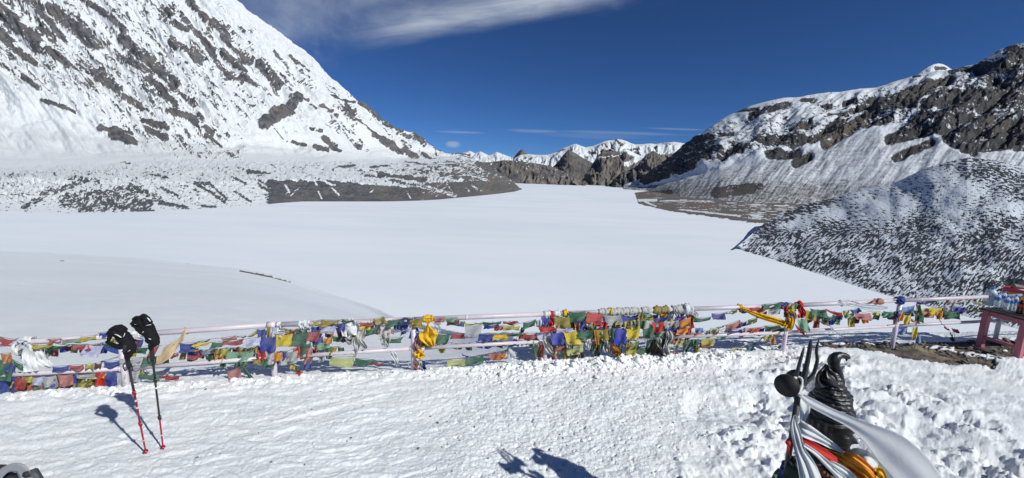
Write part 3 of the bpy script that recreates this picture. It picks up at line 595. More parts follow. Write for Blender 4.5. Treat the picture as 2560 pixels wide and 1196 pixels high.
def ground_height(x, y):
    """surface of the trodden snow by world position"""
    z = base_height(x, y)
    dr = rail_dist(x, y); r = np.hypot(x, y)
    near = 1 - sstep(dr, 0.3, 2.2)
    px, py = project(np.stack([x, y, np.zeros_like(x)], -1))
    # large undulation
    z = z + .05 * fbm(x / 2.3, y / 2.3, 2, 11) * near * sstep(-dr, -.2, 1.2)
    left = 1 - sstep(px, 900, 1250); right = sstep(px + .5 * (py - 950), 1650, 2000); mid = np.clip(1 - left - right, 0, 1)
    # wind-crusted plates on the left
    t = math.radians(14); a = x * math.cos(t) + y * math.sin(t); bb = -x * math.sin(t) + y * math.cos(t)
    wx = fbm(x / .5, y / .5, 2, 21) * .12
    F1, F2, _id = worley((a + wx) / .26, (bb + wx) / .085, 31, True)
    plate = (_id - .5) * .022 * sstep(F2 - F1, .02, .16)
    z = z + near * left * (plate + .015 * fbm(a / .30, bb / .11, 4, 41, .65) + .009 * fbm(a / .06, bb / .035, 3, 45, .7))
    # crumbly trodden snow in the middle
    cr = .024 * fbm(x / .20, y / .13, 5, 51, .70) + .012 * (.5 - worley((x + .03 * fbm(x / .06, y / .06, 2, 63)) / .075, y / .05, 61)) - .028 * sstep(fbm(x / .085, y / .07, 3, 67, .6), .22, .55) + .010 * fbm(x / .03, y / .025, 3, 69, .7) + .03 * fbm(x / .7, y / .5, 2, 66)
    z = z + near * mid * cr
    # broken clods on the right
    wxx = x + .05 * fbm(x / .12, y / .12, 2, 71); wyy = y + .05 * fbm(x / .12, y / .12, 2, 73)
    m1 = sstep(fbm(x / .75, y / .75, 3, 81), -.30, .35)
    far_flat = 1 - .85 * sstep(px - 2050 - (py - 900) * 2.2 + 60 * fbm(x, y, 2, 5), -120, 160)
    cl = .19 * (.55 - worley(wxx / .32, wyy / .27, 91)) + .10 * (.5 - worley(wxx / .15, wyy / .13, 93)) + .035 * (.5 - worley(wxx / .06, wyy / .055, 95))
    cl = cl * (.30 + .80 * m1) + .012 * fbm(x / .08, y / .08, 4, 97, .7)
    z = z + near * right * cl * np.clip(far_flat + .12, 0, 1)
    # deep tracks towards the lower right
    trench = stroke_field(px, py, [(2120, 1000, 2330, 1110, 34, .6), (2290, 1080, 2420, 1160, 60, .9), (2420, 1160, 2560, 1190, 60, .9), (1750, 1012, 1960, 1020, 60, .7)])
    z = z - .10 * trench * (r < 9)
    # lip of thrown snow along the railing
    lip = np.exp(-((dr + .16) / .20) ** 2) * (1 - sstep(px, 1800, 1900))
    lump = .5 + .5 * fbm(x / .35, y / .3, 2, 121)
    z = z + lip * (.05 * lump + .12 * sstep(px, 1080, 1420) * np.clip(.62 - worley(wxx / .20, wyy / .15, 131), 0, 1) + .045 * np.clip(.6 - worley(wxx / .20, wyy / .11, 133), 0, 1)) - .02 * lip
    # beyond the railing: small wind ripples
    z = z + (1 - near) * sstep(70 - r, 0, 40) * .04 * fbm(x / 2.0, y / .5, 3, 141) + (1 - near) * .35 * fbm(x / 22, y / 22, 2, 151) * sstep(r, 8, 30)
    z = z + sstep(dr, .0, .4) * near * .05 * fbm(x / .9, y / .35, 3, 161)
    return z

# ---- the trodden snow platform and the slope beyond it, one sheet
azp = np.arange(-260, 2822, 2.15)
vv = ray(azp, np.full(azp.shape, 800.0)); az = np.arctan2(vv[:, 0], vv[:, 1])
az = np.concatenate([np.linspace(-1.75, az[0] - .03, 14), az, np.linspace(az[-1] + .03, 1.75, 14)])
r0 = rail_range(np.clip(az, -1.25, 1.25))
rows_r = []
rmin = 1.35
inv = np.linspace(0, 1, 22)
for t in inv[:-1]: rows_r.append(rmin + (2.55 - rmin) * t + 0 * az)
NM = 385
rend = r0 + 1.9
for i in range(NM + 1):
    t = i / NM
    # even spacing in the picture: 1/r linear
    rows_r.append(1.0 / (1 / 2.55 + (1 / rend - 1 / 2.55) * t))
for t in np.linspace(0, 1, 170)[1:]:
    rows_r.append(rend * (270.0 / rend) ** t)
RR = np.array(rows_r); XX = RR * np.sin(az); YY = RR * np.cos(az)
ZZ = ground_height(XX, YY)
ZZ = np.where(RR > 200, np.minimum(ZZ, Z_LAKE - 2 + 0 * ZZ), ZZ)
ppx, ppy = project(np.stack([XX, YY, 0 * XX], -1))
dirt = stroke_field(ppx, ppy, [(2060, 856, 2200, 858, 10, .9), (2150, 862, 2300, 872, 20, 1.1), (2250, 876, 2400, 895, 30, 1.0), (2120, 858, 2330, 884, 24, .8), (2060, 856, 2260, 868, 18, .6), (2330, 890, 2480, 905, 20, .9), (2300, 858, 2600, 858, 14, .95), (2400, 870, 2620, 880, 26, .8), (2440, 858, 2700, 868, 26, 1.0), (1900, 872, 2060, 862, 5, .7)])
dirt = dirt * (ppy > 700) * (RR < 30)
dn_ = .5 + .85 * fbm(XX / .55, YY / .16, 5, 171, .65) + .22 * fbm(XX / .09, YY / .06, 3, 175)
ridge_rock = stroke_field(*project(np.stack([XX, YY, ZZ], -1)), [(600, 678, 680, 693, 3.5, .9), (680, 694, 725, 706, 2.4, .7), (150, 652, 160, 653, 2, .8)]) * (RR > 30)
rockm = np.maximum(sstep(dirt - dn_, -.08, .10), sstep(ridge_rock - (.5 + .4 * fbm(ppx / 8, ppy / 3, 2, 9)), -.1, .2))
specks = sstep(fbm(XX / .045, YY / .04, 2, 181) + .35 * fbm(XX / .6, YY / .6, 2, 183), .74, .80) * (RR < 9) * sstep(ppx, 500, 900) * .8
rockm = np.maximum(rockm, 0 * specks)
ZZ = ZZ - .035 * rockm * (RR < 30) + rockm * (RR < 30) * .02 * fbm(XX / .12, YY / .1, 3, 191)
m, b, out = new_mat('trodden_snow')
g = b.node('ShaderNodeNewGeometry').outputs['Position']
ar = b.node('ShaderNodeAttribute', attribute_name='rock').outputs['Fac']
n = b.noise(g, 9.0, 6, .65)
sn = b.mix(b.ss(b.noise(g, 1.3, 5, .6), .3, .7), (.79, .83, .855, 1), (.87, .895, .905, 1))
bank_sh = b.node('ShaderNodeAttribute', attribute_name='bank_shade').outputs['Fac']; sn = b.mix(b.m('MULTIPLY', bank_sh, 1.0, clamp=True), sn, (.72, .765, .80, 1))  # shading of the far bank painted in as a darker, greyer snow colour
dc = b.mix(b.ss(b.noise(g, 6, 6, .65), .35, .65), (.055, .050, .044, 1), (.16, .14, .115, 1))
dc = b.mix(b.ss(b.noise(g, 2.0, 3), .55, .7), dc, (.27, .215, .14, 1))
f = b.ss(b.m('ADD', ar, b.m('MULTIPLY', b.m('SUBTRACT', n, .5), .7)), .35, .65)
c = b.mix(f, sn, dc)
h = b.m('ADD', b.m('MULTIPLY', b.noise(g, 22, 8, .75), .8), b.m('MULTIPLY', b.noise(g, 90, 4, .7), .35))
cd = b.node('ShaderNodeVectorMath', operation='LENGTH'); b.l.new(g, cd.inputs[0])
p = principled(b, out, c, b.lin(f, 0, 1, .5, .95), bump(b, h, .8, .03), spec=.3)
M_snow = m
ground = mesh_np('snow_ground', np.stack([XX, YY, ZZ], -1).reshape(-1, 3), grid_faces(*XX.shape), M_snow, attrs={'rock': rockm, 'bank_shade': sstep(RR, 9, 20) * (.75 + .5 * fbm(XX / 40 + YY / 60, YY / 9, 3, 211))}, smooth=False)
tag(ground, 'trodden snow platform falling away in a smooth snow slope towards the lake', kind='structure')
def gz(x, y):
    return float(ground_height(np.array([float(x)]), np.array([float(y)]))[0])

# ---- loose clods and small stones lying on the snow
def rock_mesh(name, seed, mat, n=2):
    bm = bmesh.new(); bmesh.ops.create_icosphere(bm, subdivisions=n, radius=1.0)
    rs = np.random.RandomState(seed); k = rs.uniform(-1, 1, (4, 3)); ph = rs.uniform(0, 6, 4)
    for v_ in bm.verts:
        c_ = v_.co.copy(); s = 1 + sum(.16 * math.sin(2.6 * (k[i] @ np.array(c_)) + ph[i]) for i in range(4)) + rs.uniform(-.05, .05)
        v_.co = Vector((c_.x * s * 1.2, c_.y * s, c_.z * s * .62))
    me = bpy.data.meshes.new(name); bm.to_mesh(me); bm.free(); me.materials.append(mat)
    return me
M_clod = simple('snow_clod', (.86, .88, .905), .55, .03, 12, .5, .01, spec=.3, bscale=40)
M_stone = simple('dark_stone', (.13, .115, .105), .85, .3, 20, .6, .01)
protos = [rock_mesh('snow_clod', s, M_clod, 1) for s in range(6)]
V = []; Fc = []; off = 0
pv = []
for me in protos:
    a = np.empty(len(me.vertices) * 3, np.float32); me.vertices.foreach_get('co', a)
    pv.append((a.reshape(-1, 3), np.array([list(p_.vertices) for p_ in me.polygons])))
def px_ground(x, y):
    P = at_z(np.array(float(x)), np.array(float(y)), 0.0); return P[0], P[1]
cnt = 0
for i in range(5200):
    u = rnd.random()
    if u < .22: x = rnd.triangular(1040, 2040, 1560); dr = rnd.gauss(-.20, .16)
    elif u < .46: x = rnd.uniform(-60, 1160); dr = rnd.gauss(-.12, .06)
    else: x = rnd.uniform(1350, 2650); dr = None
    if dr is not None:
        yb = np.interp(x, [p_[0] for p_ in POST_PX], [p_[1] for p_ in POST_PX])
        gx, gy = px_ground(x, yb); q = np.hypot(gx, gy); gx *= (1 + dr / q); gy *= (1 + dr / q)
        if x < 1160 and rnd.random() < .85: continue
        s = abs(rnd.gauss(.013, .012)) + .006
    else:
        y = rnd.uniform(900, 1230); gx, gy = px_ground(x, y)
        m1 = fbm(np.array([gx / .75]), np.array([gy / .75]), 3, 81)[0]
        if x + .5 * (y - 950) < 1750 or rnd.random() > .15 + m1 * .6: continue
        if x - 2050 - (y - 900) * 2.2 > 0: continue
        s = abs(rnd.gauss(.009, .011)) + .006
    a, f_ = pv[rnd.randrange(6)]; th_ = rnd.uniform(0, 6.28); ct, st_ = math.cos(th_), math.sin(th_)
    pts = np.stack([a[:, 0] * ct - a[:, 1] * st_, a[:, 0] * st_ + a[:, 1] * ct, a[:, 2] * rnd.uniform(.9, 1.5)], -1) * s
    pts += np.array([gx, gy, gz(gx, gy) - s * .15]); V.append(pts); Fc.append(f_ + off); off += len(pts); cnt += 1
clods = mesh_np('snow_clods', np.concatenate(V), np.concatenate(Fc), M_clod, smooth=False)
tag(clods, 'loose lumps of broken snow strewn along the railing and the right side', kind='stuff')
sp = [rock_mesh('stone', 40 + s, M_stone, 2) for s in range(4)]
V = []; Fc = []; off = 0
for i in range(230):
    if i < 45:
        x = rnd.uniform(450, 1750); y = rnd.uniform(930, 1190); s = rnd.uniform(.006, .013)
    else:
        x = rnd.uniform(2060, 2640); y = 852 + rnd.random() ** 1.3 * 52 * sstep(np.array(x), 2000, 2350); s = abs(rnd.gauss(.010, .014)) + .004
    gx, gy = px_ground(x, y)
    me = sp[i % 4]; a = np.empty(len(me.vertices) * 3, np.float32); me.vertices.foreach_get('co', a); a = a.reshape(-1, 3)
    f_ = np.array([list(p_.vertices) for p_ in me.polygons]); th_ = rnd.uniform(0, 6.28); ct, st_ = math.cos(th_), math.sin(th_)
    pts = np.stack([a[:, 0] * ct - a[:, 1] * st_, a[:, 0] * st_ + a[:, 1] * ct, a[:, 2] * (.5 + .5 * (i % 3))], -1) * s + np.array([gx, gy, gz(gx, gy) + s * .1])
    V.append(pts); Fc.append(f_ + off); off += len(pts)
tag(mesh_np('small_stones', np.concatenate(V), np.concatenate(Fc), M_stone), 'small dark stones scattered on bare ground and snow', kind='stuff')
for me in protos + sp: bpy.data.meshes.remove(me)
# ------------------------------------------------------------------ shapes from tubes, ribbons and lofts
def catmull(P, n):
    P = np.asarray(P, float); Q = np.vstack([2 * P[0] - P[1], P, 2 * P[-1] - P[-2]]); out = []
    for i in range(len(P) - 1):
        p0, p1, p2, p3 = Q[i:i + 4]
        for k in range(n):
            t = k / n
            out.append(.5 * ((2 * p1) + (-p0 + p2) * t + (2 * p0 - 5 * p1 + 4 * p2 - p3) * t * t + (-p0 + 3 * p1 - 3 * p2 + p3) * t ** 3))
    out.append(P[-1]); return np.array(out)
def tube_geo(P, r, seg=12, caps=True, lump=None):
    P = np.asarray(P, float); n = len(P); r = np.broadcast_to(np.asarray(r, float), (n,))
    T = np.gradient(P, axis=0); T /= np.linalg.norm(T, axis=1, keepdims=True) + 1e-12
    up = np.array([0, 0, 1.0]) if abs(T[0, 2]) < .9 else np.array([0, 1.0, 0])
    A = np.cross(T[0], up); A /= np.linalg.norm(A); V = []
    for i in range(n):
        A = A - T[i] * (A @ T[i]); A /= np.linalg.norm(A); B = np.cross(T[i], A)
        th = np.arange(seg) * 2 * math.pi / seg
        rr = r[i] * (np.ones(seg) if lump is None else lump(i, th))
        V.append(P[i] + (np.cos(th) * rr)[:, None] * A + (np.sin(th) * rr)[:, None] * B)
    V = np.concatenate(V); Fc = grid_faces(n, seg, True).tolist()
    if caps: Fc.append(list(range(seg))[::-1]); Fc.append([(n - 1) * seg + k for k in range(seg)])
    return V, Fc
def tube(name, P, r, mat, parent=None, seg=12, caps=True, smooth=True, lump=None):
    V, Fc = tube_geo(P, r, seg, caps, lump)
    return mesh_np(name, V, Fc, mat, parent, smooth)
def merge(geos):
    V = []; Fc = []; off = 0
    for v_, f_ in geos:
        V.append(np.asarray(v_)); Fc += [[a + off for a in q] for q in (f_.tolist() if isinstance(f_, np.ndarray) else f_)]; off += len(v_)
    return np.concatenate(V), Fc
def box_geo(c, s, M=None, bev=0.0):
    bm = bmesh.new(); bmesh.ops.create_cube(bm, size=1.0)
    for v_ in bm.verts: v_.co = Vector((v_.co.x * s[0], v_.co.y * s[1], v_.co.z * s[2]))
    if bev: bmesh.ops.bevel(bm, geom=bm.edges[:], offset=bev, segments=2, affect='EDGES')
    V = np.array([v_.co[:] for v_ in bm.verts]); Fc = [[v_.index for v_ in f_.verts] for f_ in bm.faces]
    bm.verts.index_update(); bm.free()
    if M is not None: V = V @ np.asarray(M).T
    return V + np.asarray(c), Fc

# ------------------------------------------------------------------ the railing
M_pipe = simple('pink_painted_pipe', (.54, .485, .525), .42, .22, 9, .3, .002, spec=.5)
M_pipe_l = simple('pale_lilac_pipe', (.62, .55, .61), .35, .08, 7, .15, .002, spec=.5)
rail = empty('railing', tuple(POSTS[4])); tag(rail, 'pale pink pipe railing with two rails standing between the snow platform and the lake', 'railing')
TOP_PX = [(-90, 868), (80, 851), (316, 838), (480, 828), (687, 812), (1034, 799), (1361, 786), (1668, 775), (1957, 765), (2243, 752), (2462, 742.5), (2760, 730)]
LOW_PX = [(-90, 944), (12, 939), (316, 921), (480, 908), (687, 894), (1034, 872), (1361, 853.5), (1668, 843.5), (1957, 832), (2231, 815.5), (2403, 806), (2560, 799), (2760, 789)]
def on_post(i, pts):
    """height on post i of the pipe drawn by pts"""
    p = POSTS[i]; zs = np.linspace(.05, 1.6, 400); Q = np.stack([np.full(400, p[0]), np.full(400, p[1]), zs], -1)
    x, y = project(Q); k = np.argmin(np.abs(y - np.interp(x, [a[0] for a in pts], [a[1] for a in pts])))
    return zs[k]
top_pts = []; low_pts = []
for i in range(len(POSTS)):
    zt = on_post(i, TOP_PX); zl = on_post(i, LOW_PX)
    top_pts.append([POSTS[i, 0], POSTS[i, 1], zt]); low_pts.append([POSTS[i, 0], POSTS[i, 1], zl])
top_pts = np.array(top_pts); low_pts = np.array(low_pts)
for i in range(len(POSTS)):
    a = POSTS[i] - np.array([0, 0, .45]); bb = top_pts[i] - np.array([0, 0, .034])
    tube('post', [a, (a + bb) / 2, bb], .034, M_pipe if i < 6 else M_pipe_l, rail, 16)
for i in range(len(POSTS) - 1):
    a, bb = top_pts[i], top_pts[i + 1]; dd = (bb - a) / np.linalg.norm(bb - a)
    tube('rail', [a + dd * .004, a * .5 + bb * .5, bb - dd * .004], .034, M_pipe, rail, 16)
    a, bb = low_pts[i], low_pts[i + 1]; dd = (bb - a) / np.linalg.norm(bb - a)
    tube('rail', [a + dd * .030, a * .5 + bb * .5, bb - dd * .030], .027, M_pipe, rail, 14)
    tube('rail_collar', [bb - dd * .045, bb - dd * .031], .036, M_pipe, rail, 14)
for i in (2, 4):
    a, bb = top_pts[i], top_pts[i + 1]; dd = (bb - a) / np.linalg.norm(bb - a)
    tube('rail_collar', [a - dd * .05, a + dd * .05], .043, M_pipe_l, rail, 16)
for x in (1166, 2300, 930):
    c = rail_point(np.array(float(x)), np.array(np.interp(x, [p[0] for p in TOP_PX], [p[1] for p in TOP_PX])))
    d = (top_pts[5] - top_pts[4]); d /= np.linalg.norm(d); tube('rail_collar', [c - d * .012, c + d * .012], .0375, M_pipe_l, rail, 14)

# ------------------------------------------------------------------ cloth
def cloth_mat(name, col, trans=.35, rough=.8, pattern=True, fine=40, sheen=.0, fade=.25, sheer=0):
    m, b, out = new_mat(name)
    g = b.node('ShaderNodeNewGeometry').outputs['Position']
    n = b.noise(g, 5, 4, .6)
    c = b.mix(b.ss(n, .3, .7), col + (1,), tuple(min(1, x + fade * (.55 - x)) for x in col) + (1,))
    if pattern:   # faded block print in rows
        pr = b.m('MULTIPLY', b.ss(b.noise(b.mapping(g, (1, 1, 2.2)), 70, 3, .7), .48, .62), .50)
        c = b.mix(pr, c, tuple(x * .45 for x in col) + (1,))
    nm = bump(b, b.noise(g, 60, 4, .6), .35, .004)
    d = b.node('ShaderNodeBsdfPrincipled'); b.put(d.inputs['Base Color'], c); d.inputs['Roughness'].default_value = rough
    d.inputs['Specular IOR Level'].default_value = .25; d.inputs['Sheen Weight'].default_value = sheen; b.l.new(nm, d.inputs['Normal'])
    t = b.node('ShaderNodeBsdfTranslucent'); b.put(t.inputs['Color'], c); b.l.new(nm, t.inputs['Normal'])
    mx = b.node('ShaderNodeMixShader'); mx.inputs[0].default_value = trans
    b.l.new(d.outputs[0], mx.inputs[1]); b.l.new(t.outputs[0], mx.inputs[2]); b.l.new(mx.outputs[0], out.inputs[0])
    if sheer:
        tr = b.node('ShaderNodeBsdfTransparent'); m2 = b.node('ShaderNodeMixShader'); m2.inputs[0].default_value = sheer
        b.l.new(mx.outputs[0], m2.inputs[1]); b.l.new(tr.outputs[0], m2.inputs[2]); b.l.new(m2.outputs[0], out.inputs[0])
    return m
FC = {'b': ('blue', (.035, .065, .33)), 'B': ('bright blue', (.03, .05, .45)), 'r': ('faded red', (.42, .075, .07)), 'R': ('bright red', (.60, .03, .02)), 'g': ('green', (.035, .15, .075)),
      'y': ('yellow', (.50, .45, .08)), 'Y': ('bright yellow', (.75, .58, .03)), 'w': ('pale lavender', (.58, .60, .78)), 'o': ('orange', (.60, .25, .08)), 'O': ('bright orange', (.75, .30, .03)),
      'ly': ('pale yellow', (.55, .58, .25)), 'lg': ('pale green', (.22, .42, .27)), 'gw': ('grey white', (.50, .52, .52)), 'lb': ('pale blue', (.22, .33, .62)), 'bp': ('purple blue', (.12, .10, .36)),
      'dy': ('olive yellow', (.36, .29, .045)), 'k': ('black green', (.03, .055, .05)), 'lr': ('pale red', (.52, .20, .18)), 'dg': ('dark green', (.05, .13, .05)), 'nb': ('navy blue', (.02, .035, .10)),
      'p': ('pink', (.60, .25, .27)), 'bw': ('grey blue', (.30, .33, .42)), 'bg': ('blue green', (.03, .12, .18))}
FM = {k: cloth_mat('flag_cloth_' + v_[0].replace(' ', '_'), v_[1]) for k, v_ in FC.items()}
M_cord = simple('flag_cord', (.12, .11, .10), .9, .3, 40)
M_khata = cloth_mat('white_scarf_satin', (.72, .74, .75), .22, .45, False, sheen=.3, fade=.1)
M_khata_t = cloth_mat('sheer_white_scarf', (.80, .82, .84), .52, .6, False, fade=.05, sheer=.16)
M_dirty = cloth_mat('weathered_white_cloth', (.50, .50, .46), .22, .85, False, fade=.3)
M_yel = cloth_mat('golden_yellow_scarf', (.80, .48, .02), .25, .55, False, fade=.02)
M_cream = cloth_mat('cream_scarf', (.75, .58, .36), .35, .6, False, fade=.1)
M_brown = cloth_mat('brown_cloth', (.30, .12, .07), .15, .8, False)
M_redc = cloth_mat('red_cloth', (.62, .03, .02), .2, .6, False, fade=.03)
M_bluec = cloth_mat('blue_cloth', (.03, .05, .25), .15, .6, False, fade=.03)
M_orange = cloth_mat('orange_cloth', (.80, .33, .03), .2, .6, False, fade=.03)

